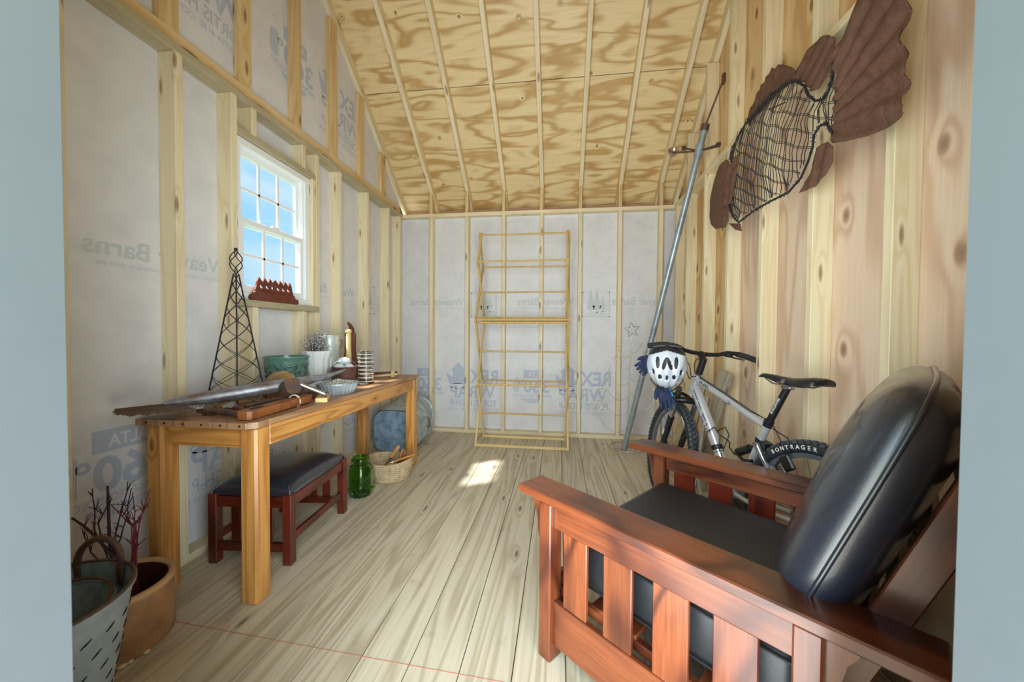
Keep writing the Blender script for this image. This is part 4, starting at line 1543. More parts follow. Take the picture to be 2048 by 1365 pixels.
def facing(origin, roll, tilt=0.0):
    z = (Vector((0, 0, 1.1)) - Vector(origin)).normalized()
    x = Vector((0, 0, 1)).cross(z).normalized()
    y = z.cross(x)
    return frame_cols(x, y, z, origin) @ Matrix.Rotation(roll, 4, 'Z') @ Matrix.Rotation(tilt, 4, 'X')


glove('navy and blue cycling glove dangling fingers down below the helmet', facing((0.600, 2.15, 0.772), math.radians(14)), (.056, .068, .066, .052), 'glove_blue')
glove('navy cycling glove poking out left of the helmet by the pole', facing((0.535, 2.28, 0.925), math.radians(-50), .5), (.040, .046, .046, .040), 'glove_blue')

# ---- whitewashed boards and round leaning behind the bicycle
tr = thing('weathered_trestle', 'grey and whitewashed weathered boards leaning on the wall behind the bicycle', 'boards', (1.05, 2.62, 0))
board('board', (1.02, 2.72, .008), (1.125, 2.66, .86), .085, .020, (1, .3, -.1), 'grey_board', tr)
board('board', (1.00, 2.78, .008), (1.120, 2.56, .85), .075, .020, (1, .3, -.1), 'grey_board', tr)
board('white_board', (.84, 2.62, .02), (1.065, 2.80, .76), .060, .018, (1, -.6, -.1), 'white_board', tr)
board('white_board', (.90, 2.54, .012), (1.06, 2.74, .66), .060, .018, (1, -.6, -.1), 'white_board', tr)
Mw = frame_cols(Vector((.45, .89, 0)), Vector((-.15, .08, .98)), Vector((.88, -.44, .17)), Vector((.93, 2.62, .36)))
MB().prism([(.14 * math.cos(math.pi * k / 14), .16 * math.sin(math.pi * k / 14)) for k in range(15)] + [(-.14, -.30), (.14, -.30)], Mw, .016).build('rounded_board', 'white_board', tr)

# ---- galvanised pole with a spinner, leaning into the right corner
P0, P1 = Vector((.612, 3.498, 0.0)), Vector((1.035, 2.815, 2.616))
PTIP = Vector((1.115, 2.690, 2.895))
pole = thing('metal_pole', 'tall galvanised pole with a small cup spinner, leaning in the right corner', 'pole', P0)
dP = (P1 - P0).normalized()
MB().tube([P0 + Vector((0, 0, .01)), P0 + (P1 - P0) * .5, P1], [.024, .0235, .023], n=18).build('pole', 'galvanized', pole, smooth=50)
MB().cyl(P1 - dP * .03, P1 + dP * .01, .028, n=18).build('pole_cap', 'rust_dark', pole, smooth=40)
MB().cyl(P1, PTIP, .007, .006, n=8).build('rod', 'rust_dark', pole, smooth=40)
MB().box(PTIP - (PTIP - P1).normalized() * .03, (.02, .03, .07), bevel=.004).build('rod_tip', 'rust_dark', pole)
SPc = P1 - dP * .165
MB().cyl(SPc - dP * .04, SPc + dP * .04, .030, n=18).build('spinner_collar', 'galvanized', pole, smooth=40)
for e, cup in (((-.19, -.02, -.015), 'cup'), ((.16, .05, .05), None), ((-.075, .10, .075), 'tab'), ((.085, -.12, -.02), 'tab')):
    q = SPc + Vector(e)
    arm = MB().tube([SPc, q], .0065, n=8).build('spinner_arm', 'iron_brown', pole, smooth=50)
    if cup == 'cup':
        MB().lathe([(.004, -.018), (.022, -.012), (.034, .004), (.038, .022), (.034, .022), (.028, .006), (.012, -.006), (.0, -.008)], 20).xf(lambda p: q + Matrix.Rotation(math.radians(60), 3, 'X') @ p).build('cup', 'copper_cup', arm, smooth=60)
    elif cup:
        MB().box(q, (.03, .02, .028), bevel=.003).build('cup', 'rust_dark', arm)

# ---- folding clothes rack
rack = thing('drying_rack', 'tall folding wooden clothes drying rack before the back wall', 'drying rack', (-.35, 3.54, 0))
YF, YB_ = 3.385, 3.695
lv = [0.0, 0.615, 1.232, 1.782]
xa, xb = -.788, .090
t_s = .019
for x, sg in ((xa, 1), (xb, -1)):
    for i in range(3):
        z0, z1 = lv[i] + (.012 if i == 0 else 0), lv[i + 1]
        ext = .03
        d1 = Vector((0, YB_ - YF, z1 - z0)).normalized()
        d2 = Vector((0, YF - YB_, z1 - z0)).normalized()
        m1 = 'rack_wood_pale' if i == 0 else 'rack_wood'
        e0 = 0 if i == 0 else ext
        board('leg' if i == 0 else 'arm_slat', Vector((x + sg * t_s * (i % 2), YF, z0)) - d1 * e0, Vector((x + sg * t_s * (i % 2), YB_, z1)) + d1 * ext, .026, t_s, (1, 0, 0), m1, rack, bevel=.003)
        board('leg' if i == 0 else 'arm_slat', Vector((x + sg * t_s * ((i + 1) % 2 + 0), YB_, z0)) - d2 * e0, Vector((x + sg * t_s * ((i + 1) % 2 + 0), YF, z1)) + d2 * ext, .026, t_s, (1, 0, 0), m1, rack, bevel=.003)
    ztop, ym = 2.085, 3.54
    for y, q in ((YF, 1), (YB_, 0)):
        dd = Vector((0, ym - y, ztop - lv[3])).normalized()
        board('arm_slat', Vector((x + sg * t_s * q, y, lv[3])) - dd * .05, Vector((x + sg * t_s * q, ym, ztop)) + dd * .01, .024, t_s, (1, 0, 0), 'rack_wood', rack, bevel=.003)


def dowel(y, z, r=.0088, mat='rack_wood'):
    MB().cyl((xa, y, z), (xb, y, z), r, n=10).build('dowel', mat, rack, smooth=40)


for i in (1, 2, 3):
    dowel(YF, lv[i])
    dowel(YB_, lv[i])
for z in ((lv[0] + lv[1]) / 2, (lv[1] + lv[2]) / 2, (lv[2] + lv[3]) / 2, 2.072):
    dowel(3.54, z)
for z in (lv[2] - .025, lv[2] + .02):
    dowel(3.47, z, .012)
board('foot_rail', (xa, YF, .03), (xb, YF, .03), .026, .014, (0, 1, 0), 'rack_wood_pale', rack)
board('foot_rail', (xa, YB_, .03), (xb, YB_, .03), .026, .014, (0, 1, 0), 'rack_wood_pale', rack)

# ---- wire tree with a star
tree = thing('wire_tree', 'spindly bare wire tree with curled branches and a star, right corner', 'wire tree', (.668, 3.62, 0))
tc_ = Vector((.668, 3.62, 0))
base = MB().torus(tc_ + Vector((0, 0, .006)), .170, .0045, N=40, n=6)
for k in range(3):
    a = math.radians(30 + 60 * k)
    base.cyl(tc_ + Vector((.170 * math.cos(a), .170 * math.sin(a), .006)), tc_ - Vector((.170 * math.cos(a), .170 * math.sin(a), -.006)), .0035, n=6)
base.build('base_ring', 'bare_wire', tree, smooth=60)
MB().tube([tc_ + Vector((0, 0, .004)), tc_ + Vector((.004, 0, .35)), tc_ + Vector((.012, 0, .75)), tc_ + Vector((.03, 0, 1.08))], [.006, .005, .004, .0028], n=6).build('trunk', 'bare_wire', tree, smooth=60)
rnd = random.Random(3)
for (z, ln, cr_) in ((.20, .30, .075), (.36, .26, .06), (.50, .22, .05), (.64, .18, .042), (.78, .13, .034), (.90, .10, .026)):
    for sg in (-1, 1):
        pts = []
        b0 = tc_ + Vector((.01, 0, z + (.04 if sg > 0 else 0)))
        for k in range(8):
            t = k / 7
            pts.append(b0 + Vector((sg * ln * t, .0, .12 * ln / .3 * t * t - .16 * ln / .3 * t * (1 - t) * 2)))
        e = pts[-1]
        cc = e + Vector((-sg * 0, 0, cr_))
        for k in range(1, 22):
            a = -math.pi / 2 + sg * k * .42
            rr = cr_ * (1 - k / 30)
            pts.append(cc + Vector((rr * math.cos(a), .0, rr * math.sin(a))))
        pts = [p + Vector((0, rnd.uniform(-.004, .004), 0)) for p in pts]
        MB().tube(pts, .0024, n=5).build('branch', 'bare_wire', tree, smooth=60)
sc_ = tc_ + Vector((.03, 0, 1.145))
star = []
for k in range(10):
    a = math.radians(90 + 36 * k + 8)
    r = .078 if k % 2 == 0 else .032
    star.append(sc_ + Vector((r * math.cos(a), 0, r * math.sin(a))))
MB().tube(star, .0032, n=5, closed=True).build('star', 'iron_brown', tree)

# ---- big rusty fish on the right wall
FISH={'tail':[(1.603,2.209),(1.571,2.23),(1.504,2.26),(1.444,2.316),(1.395,2.325),(1.322,2.26),(1.284,2.18),(1.279,2.109),(1.296,2.102),(1.295,2.073),(1.313,2.065),(1.309,2.028),(1.293,1.998),(1.274,1.957),(1.273,1.924),(1.281,1.913),(1.275,1.881),(1.28,1.856),(1.291,1.853),(1.278,1.817),(1.296,1.811),(1.284,1.798),(1.301,1.791),(1.357,1.788),(1.412,1.794),(1.506,1.824),(1.586,1.862),(1.561,1.915),(1.558,1.969),(1.561,2.054),(1.577,2.134)],
'dorsal':[(1.881,2.341),(1.794,2.368),(1.725,2.369),(1.682,2.35),(1.64,2.309),(1.627,2.27),(1.631,2.209),(1.665,2.167),(1.717,2.157),(1.757,2.168),(1.813,2.245),(1.886,2.307)],
'spiny':[(2.315,2.372),(2.286,2.418),(2.266,2.422),(2.237,2.44),(2.228,2.46),(2.191,2.46),(2.182,2.48),(2.142,2.468),(2.129,2.488),(2.09,2.474),(2.076,2.498),(2.049,2.471),(2.017,2.472),(1.986,2.437),(1.945,2.413),(1.895,2.364),(1.881,2.333),(1.907,2.308),(2.025,2.333),(2.141,2.33),(2.253,2.336),(2.302,2.323)],
'body':[(2.49,2.244),(2.41,2.306),(2.313,2.34),(2.177,2.342),(2.057,2.344),(1.949,2.324),(1.852,2.28),(1.788,2.212),(1.762,2.155),(1.715,2.102),(1.672,2.082),(1.647,2.096),(1.624,2.131),(1.616,2.19),(1.593,2.191),(1.563,2.11),(1.555,1.967),(1.569,1.906),(1.587,1.88),(1.616,1.918),(1.648,1.972),(1.69,1.98),(1.721,1.959),(1.725,1.915),(1.752,1.865),(1.798,1.813),(1.887,1.782),(2.035,1.793),(2.192,1.798),(2.366,1.785),(2.449,1.85),(2.49,1.956),(2.506,2.031),(2.475,2.18)],
'anal':[(1.719,1.904),(1.692,1.91),(1.655,1.898),(1.634,1.869),(1.637,1.812),(1.671,1.768),(1.736,1.748),(1.833,1.758),(1.797,1.789),(1.745,1.847)],
'head':[(2.489,2.221),(2.464,2.197),(2.508,2.078),(2.517,1.988),(2.476,1.916),(2.46,1.83),(2.483,1.791),(2.601,1.813),(2.702,1.874),(2.766,1.951),(2.738,2.006),(2.755,2.05),(2.698,2.106),(2.643,2.158),(2.565,2.221)],
'pect':[(2.245,2.147),(2.302,2.069),(2.321,2.002),(2.318,1.937),(2.337,1.89),(2.405,1.903),(2.476,1.904),(2.455,1.989),(2.413,2.095),(2.348,2.143)],
'chin':[(2.472,1.811),(2.332,1.769),(2.309,1.717),(2.387,1.747)]}
FXP = 1.085
fish = thing('metal_fish', 'large rusty sheet metal and wire fish hung on the right wall', 'wall sculpture', (FXP, 1.95, 1.72))


def plate(nm, pts, x, th=.004, mat='rust', curl=None, sub=True):
    bm = bmesh.new()
    vv = [bm.verts.new((0, y, z)) for y, z in pts]
    f = bm.faces.new(vv)
    bmesh.ops.triangulate(bm, faces=[f])
    if sub:
        for _ in range(5):
            bmesh.ops.subdivide_edges(bm, edges=[e for e in bm.edges if e.calc_length() > .016], cuts=1)
            bmesh.ops.triangulate(bm, faces=list(bm.faces))
    for v in bm.verts:
        v.co.x = x + (curl(v.co.y, v.co.z) if curl else 0)
    mb = MB()
    mb.add_bm(bm)
    o_ = mb.build(nm, mat, fish, smooth=60)
    md = o_.modifiers.new('thick', 'SOLIDIFY')
    md.thickness = th
    return o_


def flute_tail(y, z):                                   # pleats fanning out from the tail root
    a = math.atan2(z - 1.96, 1.72 - y)
    r = math.hypot(z - 1.96, 1.72 - y)
    return .010 * math.sin(a * 26) * min(1, r / .25) - .02


plate('tail_fin', FISH['tail'], FXP - .012, curl=flute_tail)
plate('soft_dorsal_fin', FISH['dorsal'], FXP, curl=lambda y, z: .005 * math.sin((y * .7 + z) * 90))
plate('spiny_dorsal_fin', FISH['spiny'], FXP + .004, curl=lambda y, z: .002 * math.sin((y * .9 + z * .4) * 120))
plate('anal_fin', FISH['anal'], FXP + .004, curl=lambda y, z: .004 * math.sin((y + z * .3) * 90))
plate('head_plate', FISH['head'], FXP - .016, curl=lambda y, z: -.03 * max(0, 1 - ((y - 2.6) / .2) ** 2))
plate('pectoral_fin', FISH['pect'], FXP - .075, curl=lambda y, z: .006 * math.sin((y + z * .2) * 80))
plate('lower_jaw', FISH['chin'], FXP - .02)
BP = FISH['body']


def inside(y, z):
    c_ = False
    n_ = len(BP)
    for i in range(n_):
        y1, z1 = BP[i]
        y2, z2 = BP[(i + 1) % n_]
        if (z1 > z) != (z2 > z) and y < (y2 - y1) * (z - z1) / (z2 - z1) + y1:
            c_ = not c_
    return c_


def edge_dist(y, z):
    return min((Vector((y, z)) - Vector(p)).length for p in BP)


def bulge(y, z):
    return FXP - .012 - .05 * min(1, edge_dist(y, z) / .14) ** .7


rim_pts = [(bulge(y, z) - .002, y, z) for y, z in BP]
rb_ = MB().tube(rim_pts, .0055, n=6, closed=True)
rr = random.Random(5)
for i in range(len(BP)):                                # the wrapped bundle round the edge
    y1, z1 = BP[i]
    y2, z2 = BP[(i + 1) % len(BP)]
    L_ = math.hypot(y2 - y1, z2 - z1)
    for k in range(max(2, int(L_ / .012))):
        t = rr.random()
        y, z = y1 + (y2 - y1) * t, z1 + (z2 - z1) * t
        d_ = Vector((rr.uniform(-1, 1), rr.uniform(-1, 1), rr.uniform(-1, 1))).normalized() * .011
        p = Vector((FXP - .014, y, z))
        rb_.cyl(p - d_, p + d_, .0016, n=4, caps=False)
rb_.build('edge_wire', 'dark_wire', fish)
grid = MB()
for (ang_, n_, jit) in ((math.radians(104), 52, .007), (math.radians(35), 17, .008)):
    dv = Vector((math.cos(ang_), math.sin(ang_)))
    nv = Vector((-dv.y, dv.x))
    cen = Vector((2.03, 2.05))
    for k in range(n_):
        off = (k - (n_ - 1) / 2) * (1.04 / n_ if n_ > 20 else .92 / n_) + rr.uniform(-jit, jit)
        for dbl in ((0, .006) if n_ < 20 else (0,)):
            run = []
            for s_ in range(-60, 61):
                q = cen + nv * (off + dbl + .004 * math.sin(s_ * .5 + k)) + dv * (s_ * .0125)
                if inside(q.x, q.y):
                    run.append((bulge(q.x, q.y), q.x, q.y))
                else:
                    if len(run) > 2:
                        grid.tube(run[::2] + [run[-1]], .0017, n=4, caps=False)
                    run = []
            if len(run) > 2:
                grid.tube(run[::2] + [run[-1]], .0017, n=4, caps=False)
grid.build('wire_mesh', 'dark_wire', fish)
MB().tube([(XR - .002, 2.05, 2.30), (FXP - .02, 2.05, 2.27)], .003, n=5).build('hanger', 'dark_wire', fish)
MB().tube([(XR - .002, 1.44, 2.10), (FXP - .03, 1.44, 2.08)], .003, n=5).build('hanger', 'dark_wire', fish)

# ================================================================== under and beside the table
# ---- wash tub on its side behind the table
tub = thing('wash_tub', 'big rounded galvanised wash tub lying on its side beyond the table', 'tub', (-1.49, 3.35, 0))


def rrect(w, h, r, n=6):
    pts = []
    for (cx, cz, a0) in ((w / 2 - r, h / 2 - r, 0), (-w / 2 + r, h / 2 - r, 90), (-w / 2 + r, -h / 2 + r, 180), (w / 2 - r, -h / 2 + r, 270)):
        for k in range(n + 1):
            a = math.radians(a0 + 90 * k / n)
            pts.append((cx + r * math.cos(a), cz + r * math.sin(a)))
    return pts


def tub_ring(y, w, h, r):
    return [(-1.492 + x, y, h / 2 + .004 + z) for x, z in rrect(w, h, r)]


rings = [tub_ring(3.140, .395, .385, .10), tub_ring(3.25, .405, .40, .12), tub_ring(3.26, .412, .407, .12), tub_ring(3.275, .407, .402, .12), tub_ring(3.40, .415, .415, .14), tub_ring(3.41, .422, .422, .14), tub_ring(3.425, .417, .417, .14),
         tub_ring(3.555, .424, .432, .15), tub_ring(3.56, .434, .446, .15), tub_ring(3.575, .434, .446, .15), tub_ring(3.575, .416, .424, .15), tub_ring(3.40, .405, .405, .14), tub_ring(3.16, .38, .37, .10)]
mb = MB()
n_ = len(rings[0])
for r_ in rings:
    mb.add(r_, [])
for i in range(len(rings) - 1):
    for k in range(n_):
        mb.f.append((i * n_ + k, i * n_ + (k + 1) % n_, (i + 1) * n_ + (k + 1) % n_, (i + 1) * n_ + k))
mb.f.append(tuple(range((len(rings) - 1) * n_, len(rings) * n_)))
mb.build('wall', 'tub_zinc', tub, smooth=40)
mb = MB().add(tub_ring(3.139, .389, .379, .10) + tub_ring(3.146, .389, .379, .10), [tuple(range(n_)), tuple(range(n_, 2 * n_))] + [(k, (k + 1) % n_, n_ + (k + 1) % n_, n_ + k) for k in range(n_)])
for k in range(10):                                    # pressed rays in the bottom
    a = 2 * math.pi * k / 10 + .2
    mb.cyl((-1.492 + .03 * math.cos(a), 3.139, .197 + .03 * math.sin(a)), (-1.492 + .13 * math.cos(a), 3.139, .197 + .13 * math.sin(a)), .004, n=6)
mb.build('bottom', 'tub_zinc_dark', tub)
MB().tube([(-1.285, 3.42, .27), (-1.262, 3.42, .26), (-1.258, 3.42, .22), (-1.262, 3.42, .18), (-1.285, 3.42, .17)], .008, n=8).build('handle', 'iron_brown', tub, smooth=60)

# ---- green glass jar
jar = thing('glass_jar', 'fluted green glass storage jar beside the footstool', 'jar', (-1.325, 2.285, 0))
fl = lambda t, r, z: r * (1 + (.028 * abs(math.cos(t * 6)) ** .5 if .03 < z < .20 else 0))
prof = [(.0, .002), (.060, .002), (.072, .012), (.074, .04), (.075, .10), (.075, .19), (.066, .208), (.052, .216), (.052, .232), (.058, .236), (.058, .252), (.052, .262), (.047, .262), (.046, .225), (.060, .203), (.069, .185), (.069, .05), (.064, .016), (.0, .012)]
MB().lathe(prof, 48, (-1.325, 2.285, 0), flute=fl).build('glass_body', 'green_glass', jar, smooth=60)
MB().torus((-1.325, 2.285, .243), .057, .004, N=40, n=8).build('neck_band', 'green_glass', jar, smooth=60)
for k in range(8):
    a = 2 * math.pi * k / 8
    R_ = Matrix.Rotation(a, 3, 'Z')
    M_ = (R_ @ Matrix.Rotation(math.pi / 2, 3, 'Y'))
    MB().torus(Vector((-1.325, 2.285, .048)) + R_ @ Vector((.0765, 0, 0)), .016, .003, M_, N=16, n=6).build('moulded_ring', 'green_glass', jar, smooth=60)

# ---- wicker basket with hand tools
BC = Vector((-1.262, 2.60, 0))
basket = thing('wicker_basket', 'shallow oval wicker basket of old hand tools by the far table leg', 'basket', BC)
mb = MB()
NS = 26
for row in range(17):
    z = .012 + row * .0078
    R_ = .135 + .030 * (row / 16) ** .7
    pts = []
    for k in range(NS * 4):
        a = 2 * math.pi * k / (NS * 4)
        w = .0042 * math.cos(a * NS / 2 * 1.0 + math.pi * row)
        zz = z + .010 * math.cos(2 * a) * (row / 16)
        pts.append(BC + Vector(((R_ + w) * math.cos(a) * 1.0, (R_ + w) * math.sin(a) * .94, zz)))
    mb.tube(pts, .0046, n=5, closed=True)
weave = mb.build('weave', 'wicker', basket, smooth=70)
weave['kind'] = 'stuff'
for k in range(NS):
    a = 2 * math.pi * k / NS
    MB().tube([BC + Vector((.135 * math.cos(a), .135 * .94 * math.sin(a), .008)), BC + Vector((.165 * math.cos(a), .165 * .94 * math.sin(a), .146))], .0032, n=5).build('stake', 'wicker', basket, smooth=70)
MB().lathe([(.0, .004), (.134, .004), (.134, .010), (.0, .010)], 30, BC, sy=.94).build('bottom', 'wicker', basket)
mb = MB()
for s_ in (0, 1):
    mb.tube([BC + Vector((.166 * math.cos(a), .166 * .94 * math.sin(a), .148 + .010 * math.cos(2 * a) + .004 * math.sin(a * 30 + s_ * math.pi))) for a in [2 * math.pi * k / 120 for k in range(120)]], .0048, n=5, closed=True)
mb.build('border', 'wicker', basket, smooth=70)


def handtool(label, p0, p1, blade, hmat, bmat='iron_brown', r=.012):
    """p0 tip in the basket, p1 end of the handle"""
    p0, p1 = Vector(p0), Vector(p1)
    t = thing('hand_tool', label, 'hand tool', p0, group='hand tools in the wicker basket')
    q = p0 + (p1 - p0) * blade
    MB().tube([p0, p0 + (q - p0) * .5, q], [.003, .007, .007], n=8).build('blade', bmat, t, smooth=50)
    MB().tube([q, q + (p1 - q) * .08, q + (p1 - q) * .5, q + (p1 - q) * .9, p1], [r * .8, r, r * 1.05, r * 1.1, r * .6], n=10).build('handle', hmat, t, smooth=60)
    MB().cyl(q - (p1 - q).normalized() * .006, q + (p1 - q).normalized() * .010, r * .95, n=10).build('ferrule', 'steel', t, smooth=50)
    return t


handtool('long tapered tool with a tan wooden handle, leftmost in the basket', (-1.335, 2.60, .045), (-1.205, 2.62, .240), .52, 'tool_wood', 'steel', .014)
handtool('short tool with a tan handle, middle one in the basket', (-1.235, 2.63, .06), (-1.182, 2.65, .205), .35, 'tool_wood')
handtool('stubby tool with an orange-brown handle, right of the basket middle', (-1.205, 2.61, .05), (-1.158, 2.63, .205), .3, 'tool_wood_brown', r=.014)
handtool('flat orange wooden tool jutting over the basket rim', (-1.25, 2.53, .13), (-1.075, 2.62, .180), .15, 'orange_tool', 'orange_tool', .010)
handtool('tan wooden stub lying low at the front of the basket', (-1.33, 2.52, .05), (-1.215, 2.56, .135), .2, 'tool_wood', r=.018)

# ---- olive bucket and the one nested in it
BK = Vector((-1.320, .730, 0))


def bucket(nm, label, rt, zt, rb_, zb, mat, inmat, slots, handle_pts=None, hr=.0085):
    t = thing(nm, label, 'bucket', BK + Vector((0, 0, zb)))
    H = zt - zb
    rad = lambda z: rb_ + (rt - rb_) * (z - zb) / H
    MB().lathe([(.0, zb), (rb_, zb), (rad(zb + H * .5), zb + H * .5), (rt - .002, zt - .012), (rt + .004, zt - .010), (rt + .005, zt - .002), (rt, zt)], 56, BK).build('body', mat, t, smooth=50)
    MB().lathe([(rt, zt), (rt - .005, zt - .004), (rad(zb + .05) - .006, zb + .05), (.0, zb + .05)], 56, BK).build('inside', inmat, t, smooth=50)
    MB().torus(BK + Vector((0, 0, zt)), rt, .0045, N=56, n=8).build('rolled_rim', 'iron_brown' if slots else mat, t, smooth=60)
    if slots:
        rs = random.Random(2)
        for row in range(6):
            for k in range(20):
                a = 2 * math.pi * (k + .5 * (row % 2)) / 20
                if not (-1.9 < ((a + math.pi) % (2 * math.pi)) - math.pi < 1.2):
                    continue
                z = zt - .075 - row * .048
                pc = []
                for s_ in (-1, 1):
                    aa = a + s_ * .062
                    zz = z + s_ * .006
                    pc.append(BK + Vector(((rad(zz) + .0005) * math.cos(aa), (rad(zz) + .0005) * math.sin(aa), zz)))
                MB().tube([pc[0], (pc[0] + pc[1]) / 2 * 1.0 + Vector((math.cos(a), math.sin(a), 0)) * .0004, pc[1]], [.0012, .0026, .0012], n=6).build('slot', 'slot_dark', t)
    if handle_pts:
        hp = [Vector(p) for p in handle_pts]
        MB().tube(hp, hr, n=10).build('handle', 'iron_brown', t, smooth=60)
        for p in (hp[0], hp[-1]) if slots else ():
            MB().box(p + Vector((0, -.0, -.025)), (.036, .010, .06), Matrix.Rotation(math.radians(-20), 3, 'Z'), bevel=.003).build('handle_plate', 'iron_brown', t)
    return t


hp = []
for k in range(15):
    a = math.pi * k / 14
    m0, m1 = Vector((-1.414, .886, .405)), Vector((-1.288, .905, .405))
    c_ = (m0 + m1) / 2
    hp.append(c_ + (m0 - m1) / 2 * math.cos(a) + Vector((.02, -.005, .088)) * math.sin(a) ** .8)
bucket('olive_bucket', 'slotted galvanised olive bucket at the lower left with a brown loop handle', .190, .410, .125, 0.0, 'bucket_zinc', 'bucket_inside', True, hp)
bucket('nested_bucket', 'plain galvanised bucket nested inside the slotted olive bucket', .150, .372, .112, 0.06, 'bucket_inside', 'bucket_inside', False,
       [BK + Vector((.145 * math.cos(a), .145 * math.sin(a), .374 + .012 * math.sin((a - .6) * 1.6))) for a in [.5 + k * .15 for k in range(14)]], .004)

# ---- stoneware crock and its twigs
CK = Vector((-1.54, 1.07, 0))
crock = thing('stoneware_crock', 'squat brown stoneware crock with a pale rolled rim behind the bucket', 'crock', CK)
MB().lathe([(.0, .001), (.146, .001), (.152, .008), (.152, .10), (.149, .175), (.146, .190)], 56, CK).build('body', 'stoneware', crock, smooth=60)
MB().lathe([(.146, .188), (.153, .192), (.157, .203), (.154, .214), (.145, .217), (.136, .213), (.133, .204)], 56, CK).build('rim', 'stoneware_rim', crock, smooth=70)
MB().lathe([(.133, .206), (.134, .15), (.132, .03), (.0, .025)], 56, CK).build('inside', 'stoneware_inside', crock, smooth=60)
rs = random.Random(11)
for (a, w) in ((-.95, .010), (-.55, .014), (-.42, .008), (-.15, .010)):
    MB().ball(CK + Vector((.151 * math.cos(a), .151 * math.sin(a), .006)), (w, w, .006), 8, 5).build('chip', 'chip_cream', crock)
TW=[[(-1.606,1.09,0.548),(-1.603,1.09,0.464),(-1.599,1.09,0.368),(-1.589,1.09,0.297)],[(-1.739,1.09,0.427),(-1.691,1.09,0.399),(-1.636,1.09,0.358),(-1.606,1.09,0.322),(-1.567,1.09,0.289)],[(-1.675,1.09,0.449),(-1.682,1.09,0.417),(-1.689,1.09,0.361),(-1.65,1.09,0.29)],[(-1.491,1.09,0.533),(-1.483,1.09,0.465),(-1.489,1.09,0.412),(-1.493,1.09,0.341),(-1.49,1.09,0.282)],[(-1.458,1.09,0.535),(-1.478,1.09,0.468),(-1.488,1.09,0.413),(-1.495,1.09,0.329)],[(-1.429,1.09,0.513),(-1.457,1.09,0.462),(-1.486,1.09,0.417),(-1.495,1.09,0.317)],[(-1.563,1.09,0.49),(-1.523,1.09,0.45),(-1.49,1.09,0.417),(-1.495,1.09,0.305)],[(-1.542,1.09,0.56),(-1.542,1.09,0.523),(-1.555,1.09,0.474),(-1.567,1.09,0.426),(-1.576,1.09,0.382),(-1.583,1.09,0.321)],[(-1.506,1.09,0.544),(-1.522,1.09,0.481),(-1.52,1.09,0.448),(-1.54,1.09,0.401),(-1.549,1.09,0.365),(-1.572,1.09,0.31)],[(-1.735,1.09,0.378),(-1.72,1.09,0.349),(-1.70,1.09,0.327),(-1.685,1.09,0.297),(-1.64,1.09,0.266)],[(-1.64,1.09,0.543),(-1.644,1.09,0.514),(-1.64,1.09,0.461),(-1.646,1.09,0.388),(-1.628,1.09,0.342),(-1.589,1.09,0.297)],[(-1.581,1.09,0.437),(-1.551,1.09,0.41),(-1.51,1.09,0.387),(-1.497,1.09,0.352),(-1.493,1.09,0.293)],[(-1.429,1.09,0.379),(-1.464,1.09,0.348),(-1.489,1.09,0.32),(-1.493,1.09,0.286)],[(-1.578,1.09,0.518),(-1.594,1.09,0.476),(-1.614,1.09,0.446),(-1.637,1.09,0.411),(-1.62,1.09,0.33)]]
for i, L_ in enumerate(TW):
    dy = rs.uniform(-.02, .035)
    redt = i in (3, 4, 5, 6, 11, 12)
    thick = .0062 if i in (0, 1) else .0026
    pts = [Vector((x, y + dy * (1 - k / len(L_)), z)) for k, (x, y, z) in enumerate(L_)]
    base = CK + Vector((.03 if redt else -.02, .01 + dy, .03)) + Vector((rs.uniform(-.045, .045), rs.uniform(-.045, .045), 0))
    pts += [(pts[-1] + base) / 2 + Vector((rs.uniform(-.008, .008), 0, 0)), base]
    m_ = len(pts)
    lab = ('bare red twig standing in the stoneware crock' if redt else 'bare dark twig standing in the stoneware crock')
    mat = 'twig_red' if redt else 'twig_dark'
    if i == 0:
        lab = 'thick dark cut stick standing upright in the stoneware crock'
    elif i == 1:
        lab = 'thick dark branch slanting left out of the stoneware crock'
    elif i == 2:
        lab, mat = 'pale tan twig leaning left in the stoneware crock', 'twig_tan'
    tw = thing('twig', lab, 'twig', base, group='twigs in the stoneware crock')
    MB().tube(pts, [thick * (.55 + .55 * k / (m_ - 1)) for k in range(m_)], n=6).build('stem', mat, tw, smooth=60)
    if i == 0:
        MB().cyl(pts[0] - Vector((0, 0, .001)), pts[0] + Vector((0, 0, .0012)), .0034, n=8).build('cut_end', 'rope_white', tw)
    for k in range(1, m_ - 3):
        for q in range(2):
            d_ = Vector((rs.uniform(-1, 1), rs.uniform(-.5, .5), rs.uniform(.2, 1))).normalized() * rs.uniform(.02, .055)
            e = pts[k] + d_
            e.x = max(e.x, -1.735)
            MB().tube([pts[k], pts[k] + (e - pts[k]) * .55 + Vector((rs.uniform(-.005, .005), 0, .003)), e], [.0017, .0013, .0007], n=5).build('side_shoot', mat, tw, smooth=60)

# ================================================================== on the table
# ---- wire obelisk
OB = Vector((-1.612, 1.634, TZ))
obelisk = thing('wire_obelisk', 'tall dark wire obelisk trellis with a twisted finial on the table', 'trellis', OB)
v0 = Vector((-1.595, 1.615, 0)).normalized()
v1 = Vector((-v0.y, v0.x, 0))
RB, ZN = .122, .650                                     # foot radius, height of the neck


def ob_r(z):
    return .010 + (RB - .010) * (1 - z / ZN)


